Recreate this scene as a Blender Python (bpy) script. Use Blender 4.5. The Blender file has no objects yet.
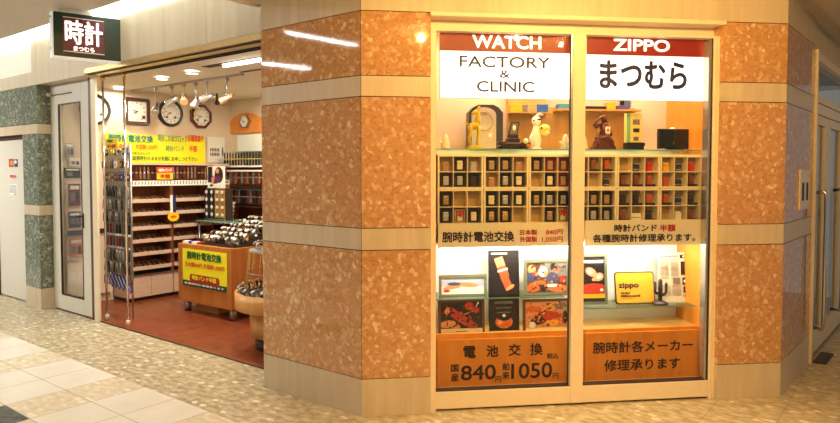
import bpy, bmesh, math, random
from mathutils import Matrix, Vector
random.seed(7)
SC = bpy.context.scene
COL = SC.collection
PI = math.pi
R = math.radians

# ------------------------------------------------------------------ camera
FPX, CAMH, HY, PITCH = 645.0, 1.45, 172.0, R(2.2)
CY = HY + FPX*math.tan(PITCH)
cd = bpy.data.cameras.new('camera')
cam = bpy.data.objects.new('camera', cd); COL.objects.link(cam)
cam.location = (0, 0, CAMH); cam.rotation_euler = (PI/2-PITCH, 0, 0)
cd.sensor_width = 36; cd.lens = FPX/840*36; cd.shift_y = -(211.5-CY)/840
cd.clip_start = 0.05
SC.camera = cam

# ------------------------------------------------------------------ frames of the three facades
class Frame:
    def __init__(s, x, y, deg):
        s.x, s.y, s.a = x, y, R(deg)
        s.m = Matrix.Translation((x, y, 0)) @ Matrix.Rotation(s.a, 4, 'Z')
    def world(s, u, v, z=0): return s.m @ Vector((u, v, z))
FF = Frame(-0.3435, 3.7673, 7.35)      # window front
FL = Frame(-0.3435, 3.7673, -37.65)    # shop entrance side, u is negative
g = FF.world(2.69, 0)
FR = Frame(g.x, g.y, 49.5)             # side with the brown doors

def ray(x, y):
    a, b = (x-420)/FPX, -(y-CY)/FPX
    return Vector((a, math.cos(PITCH)+b*math.sin(PITCH), -math.sin(PITCH)+b*math.cos(PITCH)))
def on_v(F, x, y, v):                  # measured point of the photo on the plane v -> (u, z)
    i = F.m.inverted(); o = i @ Vector((0, 0, CAMH)); d = (i.to_3x3()) @ ray(x, y)
    t = (v-o.y)/d.y; p = o+d*t; return p.x, p.z
def on_u(F, x, y, u):
    i = F.m.inverted(); o = i @ Vector((0, 0, CAMH)); d = (i.to_3x3()) @ ray(x, y)
    t = (u-o.x)/d.x; p = o+d*t; return p.y, p.z

# ------------------------------------------------------------------ materials
def lin(c):
    f = lambda v: v/12.92 if v <= .04045 else ((v+.055)/1.055)**2.4
    return (f(c[0]/255), f(c[1]/255), f(c[2]/255), 1)
MATS = {}
def new_mat(name):
    m = bpy.data.materials.new(name); m.use_nodes = True
    return m, m.node_tree.nodes, m.node_tree.links, m.node_tree.nodes['Principled BSDF']
def mat(name, c, rough=.5, metal=0, emit=0, ecol=None, var=0.06, scale=30, coat=0):
    """plain surface with a little procedural variation"""
    if name in MATS: return MATS[name]
    m, N, L, B = new_mat(name)
    B.inputs['Roughness'].default_value = rough
    B.inputs['Metallic'].default_value = metal
    if coat: B.inputs['Coat Weight'].default_value = coat; B.inputs['Coat Roughness'].default_value = .05
    lc = lin(c)
    tc = N.new('ShaderNodeTexCoord'); nz = N.new('ShaderNodeTexNoise'); nz.inputs['Scale'].default_value = scale
    L.new(tc.outputs['Object'], nz.inputs['Vector'])
    rp = N.new('ShaderNodeValToRGB')
    rp.color_ramp.elements[0].position = .3; rp.color_ramp.elements[1].position = .7
    rp.color_ramp.elements[0].color = tuple(max(0, q*(1-var)) for q in lc[:3])+(1,)
    rp.color_ramp.elements[1].color = tuple(min(1, q*(1+var)) for q in lc[:3])+(1,)
    L.new(nz.outputs['Fac'], rp.inputs['Fac']); L.new(rp.outputs['Color'], B.inputs['Base Color'])
    if emit:
        B.inputs['Emission Color'].default_value = lin(ecol or c); B.inputs['Emission Strength'].default_value = emit
    MATS[name] = m; return m
def wood(name, c1, c2, rough=.4, axis='Z', scale=6, coat=0):
    m, N, L, B = new_mat(name)
    tc = N.new('ShaderNodeTexCoord'); mp = N.new('ShaderNodeMapping')
    s = {'X': (.6, 6, 6), 'Z': (6, 6, .6)}[axis]; mp.inputs['Scale'].default_value = s
    nz = N.new('ShaderNodeTexNoise'); nz.inputs['Scale'].default_value = scale; nz.inputs['Detail'].default_value = 6; nz.inputs['Distortion'].default_value = .6
    rp = N.new('ShaderNodeValToRGB'); rp.color_ramp.elements[0].position = .3; rp.color_ramp.elements[1].position = .72
    rp.color_ramp.elements[0].color = lin(c1); rp.color_ramp.elements[1].color = lin(c2)
    L.new(tc.outputs['Object'], mp.inputs['Vector']); L.new(mp.outputs['Vector'], nz.inputs['Vector'])
    L.new(nz.outputs['Fac'], rp.inputs['Fac']); L.new(rp.outputs['Color'], B.inputs['Base Color'])
    B.inputs['Roughness'].default_value = rough
    if coat: B.inputs['Coat Weight'].default_value = coat
    return m
def granite(name, dark, base, mid, chip, rough=.05, sc=1.0, spec=.5):
    m, N, L, B = new_mat(name)
    tc = N.new('ShaderNodeTexCoord')
    nz = N.new('ShaderNodeTexNoise'); nz.inputs['Scale'].default_value = 22*sc; nz.inputs['Detail'].default_value = 3
    L.new(tc.outputs['Object'], nz.inputs['Vector'])
    mx = N.new('ShaderNodeMixRGB'); mx.inputs['Fac'].default_value = .022
    L.new(tc.outputs['Object'], mx.inputs['Color1']); L.new(nz.outputs['Color'], mx.inputs['Color2'])
    def vor(scale):
        v = N.new('ShaderNodeTexVoronoi'); v.inputs['Scale'].default_value = scale*sc
        L.new(mx.outputs['Color'], v.inputs['Vector'])
        sp = N.new('ShaderNodeSeparateColor'); L.new(v.outputs['Color'], sp.inputs['Color']); return v, sp
    v1, s1 = vor(75)
    rp = N.new('ShaderNodeValToRGB'); e = rp.color_ramp.elements
    e[0].position = 0; e[0].color = lin(dark); e[1].position = 1; e[1].color = lin(mid)
    x = e.new(.35); x.color = lin(base); x = e.new(.72); x.color = lin(base)
    L.new(s1.outputs['Red'], rp.inputs['Fac'])
    def chips(prev, scale, thr, fac, ch='Green'):
        v, s = vor(scale)
        a = N.new('ShaderNodeMath'); a.operation = 'GREATER_THAN'; a.inputs[1].default_value = thr; L.new(s.outputs[ch], a.inputs[0])
        d = N.new('ShaderNodeMath'); d.operation = 'MULTIPLY'; L.new(a.outputs[0], d.inputs[0]); L.new(s.outputs['Blue'], d.inputs[1])
        q = N.new('ShaderNodeMath'); q.operation = 'MULTIPLY'; q.inputs[1].default_value = fac; L.new(d.outputs[0], q.inputs[0])
        k = N.new('ShaderNodeMixRGB'); L.new(q.outputs[0], k.inputs['Fac']); L.new(prev, k.inputs['Color1']); k.inputs['Color2'].default_value = lin(chip)
        return k.outputs['Color']
    o = chips(rp.outputs['Color'], 26, .78, .40)
    o = chips(o, 38, .93, 1.2)
    o = chips(o, 58, .86, .7)
    L.new(o, B.inputs['Base Color'])
    B.inputs['Roughness'].default_value = rough; B.inputs['Specular IOR Level'].default_value = spec
    return m
def glass_mat(name, tint=(235, 245, 240), refl=.06, mixmax=1.0):
    m = bpy.data.materials.new(name); m.use_nodes = True; N = m.node_tree.nodes; L = m.node_tree.links
    N.remove(N['Principled BSDF'])
    t = N.new('ShaderNodeBsdfTransparent'); t.inputs['Color'].default_value = lin(tint)
    gl = N.new('ShaderNodeBsdfGlossy'); gl.inputs['Roughness'].default_value = .02
    fr = N.new('ShaderNodeFresnel'); fr.inputs['IOR'].default_value = 1.35
    mu = N.new('ShaderNodeMath'); mu.operation = 'MULTIPLY'; mu.inputs[1].default_value = mixmax; L.new(fr.outputs[0], mu.inputs[0])
    mx = N.new('ShaderNodeMixShader'); L.new(mu.outputs[0], mx.inputs[0]); L.new(t.outputs[0], mx.inputs[1]); L.new(gl.outputs[0], mx.inputs[2])
    L.new(mx.outputs[0], N['Material Output'].inputs['Surface'])
    return m

M_gran = granite('orange_granite', (180, 130, 82), (198, 148, 98), (206, 158, 108), (232, 204, 160))
M_green = granite('green_granite', (84, 92, 80), (112, 120, 106), (142, 148, 130), (186, 188, 164), rough=.15)
M_band = wood('beige_stone', (200, 184, 156), (216, 200, 172), rough=.35, axis='Z', scale=3)
M_fascia = wood('fascia_stone', (205, 192, 166), (218, 206, 182), rough=.5, axis='Z', scale=2)
M_joint = mat('dark_joint', (70, 55, 42), .8)
M_frame = mat('cream_metal_frame', (236, 220, 190), .35, var=.02)
M_white = mat('white_painted_metal', (218, 214, 200), .4, var=.02)
M_chrome = mat('chrome', (215, 210, 205), .15, 1)
M_steel = mat('brushed_steel', (170, 165, 158), .35, .9)
M_black = mat('black_plastic', (22, 20, 20), .4)
M_dark = mat('dark_brown', (48, 34, 26), .5)
M_brownf = mat('brown_frame', (92, 58, 38), .45)
M_ply = wood('orange_plywood', (222, 134, 38), (236, 150, 50), rough=.35, axis='Z', scale=3)
M_wood = wood('honey_wood', (200, 142, 72), (214, 158, 88), rough=.35, axis='Z', scale=3)
M_woodx = wood('counter_wood', (178, 104, 40), (196, 124, 54), rough=.35, axis='Z', scale=3)
M_dwood = wood('cabinet_backing_wood', (120, 66, 34), (142, 82, 44), rough=.5, axis='X', scale=3)
M_pink = mat('pinkish_laminate', (214, 184, 160), .4)
M_wallc = mat('cream_plaster', (224, 204, 178), .8, var=.03, scale=3)
M_ceil = mat('ceiling_paint', (206, 196, 182), .85, var=.02, scale=2)
M_ceilw = mat('shop_ceiling_paint', (214, 206, 190), .8, var=.02, scale=2)
M_whitewall = mat('white_laminate', (240, 238, 228), .5, var=.01)
M_cub = mat('cream_laminate', (246, 230, 190), .45, var=.02)
M_glass = glass_mat('window_glass', (251, 252, 250), mixmax=.6)
M_gshelf = glass_mat('shelf_glass', (228, 242, 236), mixmax=.5)
M_gedge = mat('glass_edge_green', (120, 160, 140), .15)
M_red = mat('red_print', (176, 30, 24), .5)
M_blackp = mat('black_print', (34, 22, 20), .5, var=0)
M_yellow = mat('yellow_board', (246, 238, 20), .5, var=.01)
M_orange = mat('orange_paint', (226, 140, 60), .6)
M_gold = mat('brass_trim', (215, 180, 110), .25, .9)
M_paper = mat('paper', (236, 230, 214), .7, var=.02)
M_silver = mat('silver_case', (200, 196, 188), .25, .8)
M_slot = mat('slot_black', (10, 9, 8), .6)

# ------------------------------------------------------------------ mesh builder
class MB:
    def __init__(s): s.bm = bmesh.new(); s.mi = 0; s.smooth = []
    def m(s, i): s.mi = i; return s
    def _f(s, vs, sm=False):
        try: f = s.bm.faces.new(vs)
        except ValueError: return
        f.material_index = s.mi; f.smooth = sm
    def box(s, x0, x1, y0, y1, z0, z1, b=0):
        x0, x1 = sorted((x0, x1)); y0, y1 = sorted((y0, y1)); z0, z1 = sorted((z0, z1))
        v = [s.bm.verts.new(p) for p in ((x0,y0,z0),(x1,y0,z0),(x1,y1,z0),(x0,y1,z0),(x0,y0,z1),(x1,y0,z1),(x1,y1,z1),(x0,y1,z1))]
        fs = []
        for q in ((0,3,2,1),(4,5,6,7),(0,1,5,4),(1,2,6,5),(2,3,7,6),(3,0,4,7)):
            f = s.bm.faces.new([v[i] for i in q]); f.material_index = s.mi; fs.append(f)
        if b:
            es = list({e for f in fs for e in f.edges})
            r = bmesh.ops.bevel(s.bm, geom=es, offset=b, segments=2, affect='EDGES', profile=.5)
            for f in r['faces']: f.material_index = s.mi
        return s
    def prism(s, pts, z0, z1):         # footprint polygon, counter-clockwise
        lo = [s.bm.verts.new((p[0], p[1], z0)) for p in pts]; hi = [s.bm.verts.new((p[0], p[1], z1)) for p in pts]
        s._f(lo[::-1]); s._f(hi); n = len(pts)
        for i in range(n): s._f([lo[i], lo[(i+1) % n], hi[(i+1) % n], hi[i]])
        return s
    def plate(s, pts, y0, y1):         # outline in x/z extruded along y; pts counter-clockwise seen from -y
        a = [s.bm.verts.new((p[0], y0, p[1])) for p in pts]; b = [s.bm.verts.new((p[0], y1, p[1])) for p in pts]
        s._f(a); s._f(b[::-1]); n = len(pts)
        for i in range(n): s._f([a[i], b[i], b[(i+1) % n], a[(i+1) % n]])
        return s
    def flat(s, pts, y):
        s._f([s.bm.verts.new((p[0], y, p[1])) for p in pts]); return s
    def tube(s, pts, rad, n=10, caps=True):
        pts = [Vector(p) for p in pts]
        if not isinstance(rad, (list, tuple)): rad = [rad]*len(pts)
        rings = []; ref = None
        for i, p in enumerate(pts):
            d = (pts[min(i+1, len(pts)-1)]-pts[max(i-1, 0)]).normalized()
            if ref is None: ref = Vector((0, 0, 1)) if abs(d.z) < .9 else Vector((1, 0, 0))
            a = d.cross(ref).normalized(); b = a.cross(d).normalized(); ref = b
            rings.append([s.bm.verts.new(p+(a*math.cos(t)+b*math.sin(t))*rad[i]) for t in [2*PI*k/n for k in range(n)]])
        for i in range(len(rings)-1):
            for k in range(n): s._f([rings[i][k], rings[i][(k+1) % n], rings[i+1][(k+1) % n], rings[i+1][k]], True)
        if caps: s._f(rings[0][::-1]); s._f(rings[-1])
        return s
    def lathe(s, prof, c=(0, 0), n=32, z=0):   # profile (r, z) upwards
        rings = []
        for r, h in prof:
            rings.append([s.bm.verts.new((c[0]+r*math.cos(2*PI*k/n), c[1]+r*math.sin(2*PI*k/n), z+h)) for k in range(n)])
        for i in range(len(rings)-1):
            for k in range(n): s._f([rings[i][k], rings[i][(k+1) % n], rings[i+1][(k+1) % n], rings[i+1][k]], True)
        s._f(rings[0][::-1]); s._f(rings[-1]); return s
    def ell(s, c, r, n=12):
        mm = Matrix.Translation(c) @ Matrix.Diagonal((r[0], r[1], r[2], 1))
        q = bmesh.ops.create_uvsphere(s.bm, u_segments=n, v_segments=max(6, n*2//3), radius=1, matrix=mm)
        for f in {f for v in q['verts'] for f in v.link_faces}: f.material_index = s.mi; f.smooth = True
        return s
    def ring(s, c, r_out, r_in, y0, y1, n=40, fn=None):   # ring in the x/z plane
        fn = fn or (lambda t: 1.0)
        A = []
        for k in range(n):
            t = 2*PI*k/n; q = fn(t); co, si = math.cos(t), math.sin(t)
            A.append([s.bm.verts.new((c[0]+r*q*co, y, c[1]+r*q*si)) for r, y in ((r_out, y0), (r_in, y0), (r_in, y1), (r_out, y1))])
        for k in range(n):
            a, b = A[k], A[(k+1) % n]
            for i in range(4): s._f([a[i], a[(i+1) % 4], b[(i+1) % 4], b[i]][::-1])
        return s
    def xf(s, M_): bmesh.ops.transform(s.bm, matrix=M_, verts=s.bm.verts[:]); return s
    def mesh(s, name, mats):
        bmesh.ops.recalc_face_normals(s.bm, faces=s.bm.faces[:]) if getattr(s, 'rn', True) else None
        me = bpy.data.meshes.new(name); s.bm.to_mesh(me); s.bm.free()
        for q in (mats if isinstance(mats, (list, tuple)) else [mats]): me.materials.append(q)
        return me
    def build(s, name, mats, parent=None):
        return link(name, s.mesh(name, mats), parent)
def link(name, me, parent=None):
    o = bpy.data.objects.new(name, me); COL.objects.link(o)
    if parent is not None: o.parent = parent
    return o
def place(o, F, u=0, v=0, z=0, rot=0, tilt=0):
    o.matrix_world = F.m @ Matrix.Translation((u, v, z)) @ Matrix.Rotation(R(rot), 4, 'Z') @ Matrix.Rotation(R(tilt), 4, 'X')
    return o
def tag(o, label, cat, group=None):
    o['label'] = label; o['category'] = cat
    if group: o['group'] = group
    return o
def thing(name, label, cat, F, u, v, z, rot=0, tilt=0, group=None):
    o = bpy.data.objects.new(name, None); o.empty_display_size = .05; COL.objects.link(o)
    return place(tag(o, label, cat, group), F, u, v, z, rot, tilt)
def struct(name, mb, mats, F=None, parent=None):
    o = mb.build(name, mats, parent)
    if parent is None:
        o['kind'] = 'structure'
        if F: o.matrix_world = F.m.copy()
    return o
def copy_tree(o, parent=None):
    c = o.copy(); COL.objects.link(c)
    if parent is not None: c.parent = parent
    for ch in list(KIDS.get(o.name, ())): copy_tree(ch, c)
    return c
KIDS = {}
def remember(o):
    KIDS.clear()
    for q in COL.objects:
        if q.parent: KIDS.setdefault(q.parent.name, []).append(q)
ORD = ['first', 'second', 'third', 'fourth', 'fifth', 'sixth', 'seventh', 'eighth', 'ninth', 'tenth', 'eleventh', 'twelfth', 'thirteenth', 'fourteenth', 'fifteenth', 'sixteenth', 'seventeenth', 'eighteenth']

# ------------------------------------------------------------------ lettering (flat letters in x/z, facing -y)
def lettering(parent, body, x0, x1, z0, z1, m, y=-.002, bold=0.0, name='lettering'):
    cu = bpy.data.curves.new('t', 'FONT'); cu.body = body; cu.size = 1; cu.resolution_u = 4
    o = bpy.data.objects.new('t', cu); COL.objects.link(o)
    bpy.context.view_layer.update()
    me = bpy.data.meshes.new_from_object(o.evaluated_get(bpy.context.evaluated_depsgraph_get()))
    bpy.data.objects.remove(o); bpy.data.curves.remove(cu)
    vs = [v.co.copy() for v in me.vertices]; ps = [tuple(p.vertices) for p in me.polygons]; bpy.data.meshes.remove(me)
    a, b = min(v.x for v in vs), max(v.x for v in vs); c, d = min(v.y for v in vs), max(v.y for v in vs)
    sx, sz = (x1-x0-2*bold)/(b-a), (z1-z0-2*bold)/(d-c)
    offs = [(0, 0)] if not bold else [(bold*p, bold*q) for p, q in ((-1, 0), (1, 0), (0, 1), (0, -1), (-.7, .7), (.7, .7), (-.7, -.7), (.7, -.7))]
    V, Fc = [], []
    for i, (ox, oz) in enumerate(offs):
        n = len(V)
        V += [(x0+bold+(v.x-a)*sx+ox, y-.00012*i, z0+bold+(v.y-c)*sz+oz) for v in vs]
        Fc += [tuple(n+k for k in p) for p in ps]
    nm = bpy.data.meshes.new(name); nm.from_pydata(V, [], Fc); nm.materials.append(m)
    return link(name, nm, parent)

def art(parent, prims, w, h, y, name='print', z0=0, x0=0):
    """printed picture: flat shapes; prims = (material, 'r', x0,x1,z0,z1) / ('e', cx,cz,rx,rz,rot) / ('p', points) in 0..1"""
    b = MB(); b.rn = False; mats = []
    for i, p in enumerate(prims):
        if p[0] not in mats: mats.append(p[0])
        b.m(mats.index(p[0])); yy = y-.00015*(i+1)
        if p[1] == 'r': pts = [(p[2], p[4]), (p[3], p[4]), (p[3], p[5]), (p[2], p[5])]
        elif p[1] == 'e':
            cx, cz, rx, rz, ro = p[2:]; ro = R(ro); pts = []
            for k in range(20):
                t = 2*PI*k/20; ex, ez = rx*w*math.cos(t), rz*h*math.sin(t)
                pts.append((cx+(ex*math.cos(ro)-ez*math.sin(ro))/w, cz+(ex*math.sin(ro)+ez*math.cos(ro))/h))
        elif p[1] == 'b':       # rotated bar cx,cz,len,wid (metres) rot
            cx, cz, ln, wd, ro = p[2:]; ro = R(ro); pts = []
            for ex, ez in ((-ln/2, -wd/2), (ln/2, -wd/2), (ln/2, wd/2), (-ln/2, wd/2)):
                pts.append((cx+(ex*math.cos(ro)-ez*math.sin(ro))/w, cz+(ex*math.sin(ro)+ez*math.cos(ro))/h))
        else: pts = p[2]
        b.flat([(x0+q[0]*w, z0+q[1]*h) for q in pts], yy)
    return b.build(name, mats, parent)
# ================================================================== THE SETTING
def conv(A, B, u, v):
    p = B.m.inverted() @ A.world(u, v); return (p.x, p.y)
def shrink(pts, d):
    cx = sum(p[0] for p in pts)/len(pts); cy = sum(p[1] for p in pts)/len(pts)
    out = []
    for p in pts:
        L_ = math.hypot(p[0]-cx, p[1]-cy); out.append((cx+(p[0]-cx)*(1-d/L_), cy+(p[1]-cy)*(1-d/L_)))
    return out
LAY = [(0, .225, 1), (.225, .99, 0), (.99, 1.12, 1), (1.12, 1.89, 0), (1.89, 2.012, 1), (2.012, 2.385, 0)]
def layered(name, pts, F, stone, top, layers=LAY):
    b = MB(); g_ = .0025
    for z0, z1, k in layers:
        b.m(k).prism(pts, z0+(g_ if z0 else 0), z1-g_)
    b.m(1).prism(pts, layers[-1][1]+g_, top)
    b.m(2).prism(shrink(pts, .006), .01, top-.01)
    return struct(name, b, [stone, M_band, M_joint], F)
ptsL = [(0, 0), (.411, 0), (.411, .5), conv(FL, FF, -.9, .4), conv(FL, FF, -.9, 0)]
layered('wall_pillar_left', ptsL, FF, M_gran, 2.82)
b = MB(); b.box(-.0015, .0015, -.0008, .004, .225, 2.82); struct('trim_12', b, M_joint, FF)
ptsR = [(2.25, 0), (2.69, 0), conv(FR, FF, .95, 0), conv(FR, FF, .95, .3), (2.25, .5)]
layered('wall_pillar_right', ptsR, FF, M_gran, 2.82)
b = MB(); b.box(.411, 2.25, 0, .12, 2.3875, 2.82)
struct('wall_above_window', b, M_band, FF)

# green column and wall left of the entrance
LG = [(0, .22, 1), (.22, .99, 0), (.99, 1.10, 1), (1.10, 1.85, 0), (1.85, 1.955, 1), (1.955, 2.355, 0)]
layered('wall_column_green', [(-5.09, .135), (-4.715, .135), (-4.715, .42), (-5.09, .42)], FL, M_green, 2.36, LG)
b = MB(); b.m(1).box(-9, -5.09, .135, .42, 1.855, 1.955); b.m(0).box(-9, -5.09, .135, .42, 1.96, 2.355)
b.m(1).box(-9, -6.06, .135, .42, 0, .22); b.m(0).box(-9, -6.06, .135, .42, .225, 1.85)
b.m(2).box(-9, -5.095, .141, .41, 1.85, 2.35)
struct('wall_left_green', b, [M_green, M_band, M_joint], FL)
# fascia above the entrance
b = MB()
b.box(-4.84, -3.66, .14, .26, 2.362, 2.87); b.box(-3.66, -1.722, .14, .26, 2.424, 2.87); b.box(-1.718, -.99, .14, .26, 2.424, 2.87)
b.box(-9, -4.843, .14, .26, 2.362, 2.50)
struct('wall_fascia_left', b, M_fascia, FL)
b = MB(); b.box(-9, -4.85, .19, .24, 2.50, 3.15)
struct('wall_cove_back', b, M_whitewall, FL)
b = MB(); b.box(-.96, -.90, .10, .25, 2.395, 2.82); b.box(-.985, -.958, .125, .25, 2.385, 2.87)
struct('trim_1', b, M_band, FL)

# metal track over the shop opening
b = MB(); b.box(-3.66, -.99, .137, .30, 2.375, 2.422); b.m(1).box(-3.66, -.9, .165, .185, 2.366, 2.3725); b.box(-3.66, -.9, .30, .36, 2.366, 2.405)
b.m(1).box(-3.1, -.9, .325, .34, 2.36, 2.3665)
struct('trim_2', b, [mat('brass_lintel', (214, 186, 132), .35, .6), M_slot], FL)
# jamb between the glass door and the opening
b = MB(); b.m(0).box(-3.815, -3.755, .238, .262, 0, 2.365); b.m(1).box(-3.755, -3.662, .232, .252, 0, 2.365)
struct('trim_3', b, [M_brownf, M_frame], FL)

# glass door beside the opening
d = MB(); u0, u1 = -4.655, -3.825
d.box(u0, -4.495, .25, .29, .015, 2.335, .003); d.box(-4.0, u1, .25, .29, .015, 2.335, .003)
d.box(-4.495, -4.0, .25, .29, .015, .17); d.box(-4.495, -4.0, .25, .29, 2.15, 2.335)
door = struct('door_1', d, M_white, FL)
b = MB(); b.box(-4.495, -4.0, .266, .272, .17, 2.15); b.build('pane', M_glass, door)
b = MB()
for q in ((-4.495, -4.483, .17, 2.15), (-4.012, -4.0, .17, 2.15), (-4.483, -4.012, .17, .182), (-4.483, -4.012, 2.138, 2.15)): b.box(q[0], q[1], .247, .265, q[2], q[3])
b.build('gasket', M_dark, door)
b = MB(); b.tube([(-3.985, .245, 1.01), (-3.985, .21, 1.01), (-4.03, .205, 1.005), (-4.05, .205, 1.0)], .008); b.box(-3.998, -3.972, .243, .25, .89, 1.04, .003); b.ell((-3.985, .24, .925), (.011, .012, .011))
b.build('handle', M_black, door)
b = MB(); b.box(-4.62, -4.18, .236, .25, 2.245, 2.252); b.build('closer_arm', M_black, door)
b = MB(); b.box(-4.70, -4.62, .20, .25, 2.235, 2.275, .008); b.build('closer_pivot', M_silver, door)
b = MB(); b.box(-4.715, -4.658, .27, .33, 0, 2.36); b.box(-4.658, -3.815, .27, .33, 2.34, 2.36); struct('trim_4', b, M_white, FL)
# white flat door further left
b = MB(); b.box(-5.985, -5.12, .205, .245, .012, 1.815, .003); door2 = struct('door_2', b, M_white, FL)
b = MB(); b.box(-6.06, -5.99, .18, .30, 0, 1.85); b.box(-5.115, -5.09, .18, .30, 0, 1.85); b.box(-6.0, -5.11, .18, .30, 1.82, 1.85)
struct('trim_5', b, M_brownf, FL)

# floor: mottled stone with a field of square tiles, all laid parallel to the entrance
m, N, L, B = new_mat('mottled_floor')
tc = N.new('ShaderNodeTexCoord')
def MN(op, a, b_=None):
    n = N.new('ShaderNodeMath'); n.operation = op
    for i, q in enumerate((a, b_)):
        if q is None: continue
        if isinstance(q, (int, float)): n.inputs[i].default_value = q
        else: L.new(q, n.inputs[i])
    return n.outputs[0]
sx = N.new('ShaderNodeSeparateXYZ'); L.new(tc.outputs['Object'], sx.inputs[0]); X, Y = sx.outputs['X'], sx.outputs['Y']
def MX(f, a, b_):
    n = N.new('ShaderNodeMixRGB')
    for i, q in zip(('Fac', 'Color1', 'Color2'), (f, a, b_)):
        if isinstance(q, (int, float)): n.inputs[i].default_value = q
        elif isinstance(q, tuple): n.inputs[i].default_value = q
        else: L.new(q, n.inputs[i])
    return n.outputs['Color']
mp = N.new('ShaderNodeMapping'); mp.inputs['Scale'].default_value = (1, 1.7, 1); L.new(tc.outputs['Object'], mp.inputs['Vector'])
nz = N.new('ShaderNodeTexNoise'); nz.inputs['Scale'].default_value = 14; nz.inputs['Detail'].default_value = 5; L.new(mp.outputs[0], nz.inputs['Vector'])
rp = N.new('ShaderNodeValToRGB'); e = rp.color_ramp.elements; e[0].position = .36; e[0].color = lin((150, 138, 108)); e[1].position = .66; e[1].color = lin((200, 190, 162))
x = e.new(.5); x.color = lin((178, 166, 136)); L.new(nz.outputs['Fac'], rp.inputs['Fac'])
dm = N.new('ShaderNodeMixRGB'); dm.inputs['Fac'].default_value = .06; L.new(mp.outputs[0], dm.inputs['Color1']); L.new(nz.outputs['Color'], dm.inputs['Color2'])
def chip(prev, sc, thr, rad, col, fac, ch='Red'):
    v = N.new('ShaderNodeTexVoronoi'); v.inputs['Scale'].default_value = sc; L.new(dm.outputs['Color'], v.inputs['Vector'])
    s = N.new('ShaderNodeSeparateColor'); L.new(v.outputs['Color'], s.inputs['Color'])
    return MX(MN('MULTIPLY', MN('MULTIPLY', MN('GREATER_THAN', s.outputs[ch], thr), MN('LESS_THAN', v.outputs['Distance'], rad)), fac), prev, lin(col))
c = chip(rp.outputs['Color'], 22, .72, .42, (150, 134, 104), .55)
c = chip(c, 13, .78, .36, (236, 228, 206), .7, 'Green')
c = chip(c, 16, .93, .28, (104, 84, 62), .8, 'Blue')
c = chip(c, 28, .82, .4, (160, 140, 108), .45, 'Green')
mott = c
T = .364
ci = MN('FLOOR', MN('DIVIDE', MN('ADD', X, 2.98+T*30), T)); ri = MN('FLOOR', MN('DIVIDE', MN('SUBTRACT', -.5, Y), .357))
cb = MN('LESS_THAN', MN('MODULO', ci, 3), .5); rb = MN('LESS_THAN', MN('MODULO', MN('ADD', ri, 1), 3), .5)
infield = MN('LESS_THAN', Y, -.5)
beige = MN('MAXIMUM', cb, rb); black = MN('MULTIPLY', cb, rb)
nz2 = N.new('ShaderNodeTexNoise'); nz2.inputs['Scale'].default_value = 5; L.new(tc.outputs['Object'], nz2.inputs['Vector'])
rw = N.new('ShaderNodeValToRGB'); rw.color_ramp.elements[0].color = lin((204, 200, 188)); rw.color_ramp.elements[1].color = lin((220, 216, 206)); L.new(nz2.outputs['Fac'], rw.inputs['Fac'])
rk = N.new('ShaderNodeValToRGB'); rk.color_ramp.elements[0].position = .4; rk.color_ramp.elements[0].color = lin((34, 38, 38)); rk.color_ramp.elements[1].position = .65; rk.color_ramp.elements[1].color = lin((88, 92, 86)); L.new(nz.outputs['Fac'], rk.inputs['Fac'])
pale = MX(.45, mott, lin((232, 222, 198)))
tile = MX(black, MX(beige, rw.outputs['Color'], pale), rk.outputs['Color'])
def joint(val, per, off, w):
    fr_ = MN('FRACT', MN('DIVIDE', MN('ADD', val, off), per)); d_ = MN('MULTIPLY', MN('MINIMUM', fr_, MN('SUBTRACT', 1, fr_)), per)
    return MN('LESS_THAN', d_, w)
jt = MN('MULTIPLY', MN('MAXIMUM', joint(X, T, 2.98+T*30, .0025), joint(Y, .357, .5+.357*30, .0025)), infield)
jr = MN('MULTIPLY', MN('MULTIPLY', joint(X, .36, -1.6+.36*30, .002), MN('GREATER_THAN', X, .9)), MN('SUBTRACT', 1, infield))
col = MX(infield, mott, tile)
col = MX(MN('MULTIPLY', jt, .75), col, lin((96, 86, 70))); col = MX(MN('MULTIPLY', jr, .6), col, lin((110, 86, 56)))
L.new(col, B.inputs['Base Color']); B.inputs['Roughness'].default_value = .28; B.inputs['Specular IOR Level'].default_value = .4
M_floor = m
b = MB(); b.box(-9, 6.5, -5.5, 6, -.1, 0); struct('floor', b, M_floor, FL)
m, N, L, B = new_mat('red_shop_floor')
tc = N.new('ShaderNodeTexCoord'); nz = N.new('ShaderNodeTexNoise'); nz.inputs['Scale'].default_value = 9; nz.inputs['Detail'].default_value = 6; L.new(tc.outputs['Object'], nz.inputs['Vector'])
rp = N.new('ShaderNodeValToRGB'); e = rp.color_ramp.elements; e[0].position = .3; e[0].color = lin((108, 50, 26)); e[1].position = .7; e[1].color = lin((142, 72, 42)); L.new(nz.outputs['Fac'], rp.inputs['Fac'])
bk = N.new('ShaderNodeTexBrick'); bk.inputs['Scale'].default_value = 1; bk.inputs['Brick Width'].default_value = .3; bk.inputs['Row Height'].default_value = .3; bk.offset = 0; bk.inputs['Mortar Size'].default_value = .002
L.new(tc.outputs['Object'], bk.inputs['Vector']); mx = N.new('ShaderNodeMixRGB'); L.new(bk.outputs['Fac'], mx.inputs['Fac']); L.new(rp.outputs['Color'], mx.inputs['Color1']); mx.inputs['Color2'].default_value = lin((104, 44, 26))
L.new(mx.outputs['Color'], B.inputs['Base Color']); B.inputs['Roughness'].default_value = .3
b = MB(); b.box(-4.65, 0, .25, 2.5, 0, .004); struct('floor_shop', b, m, FL)
b = MB(); b.box(-3.665, -.9, .236, .25, 0, .006); struct('trim_6', b, M_dark, FL)

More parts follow.
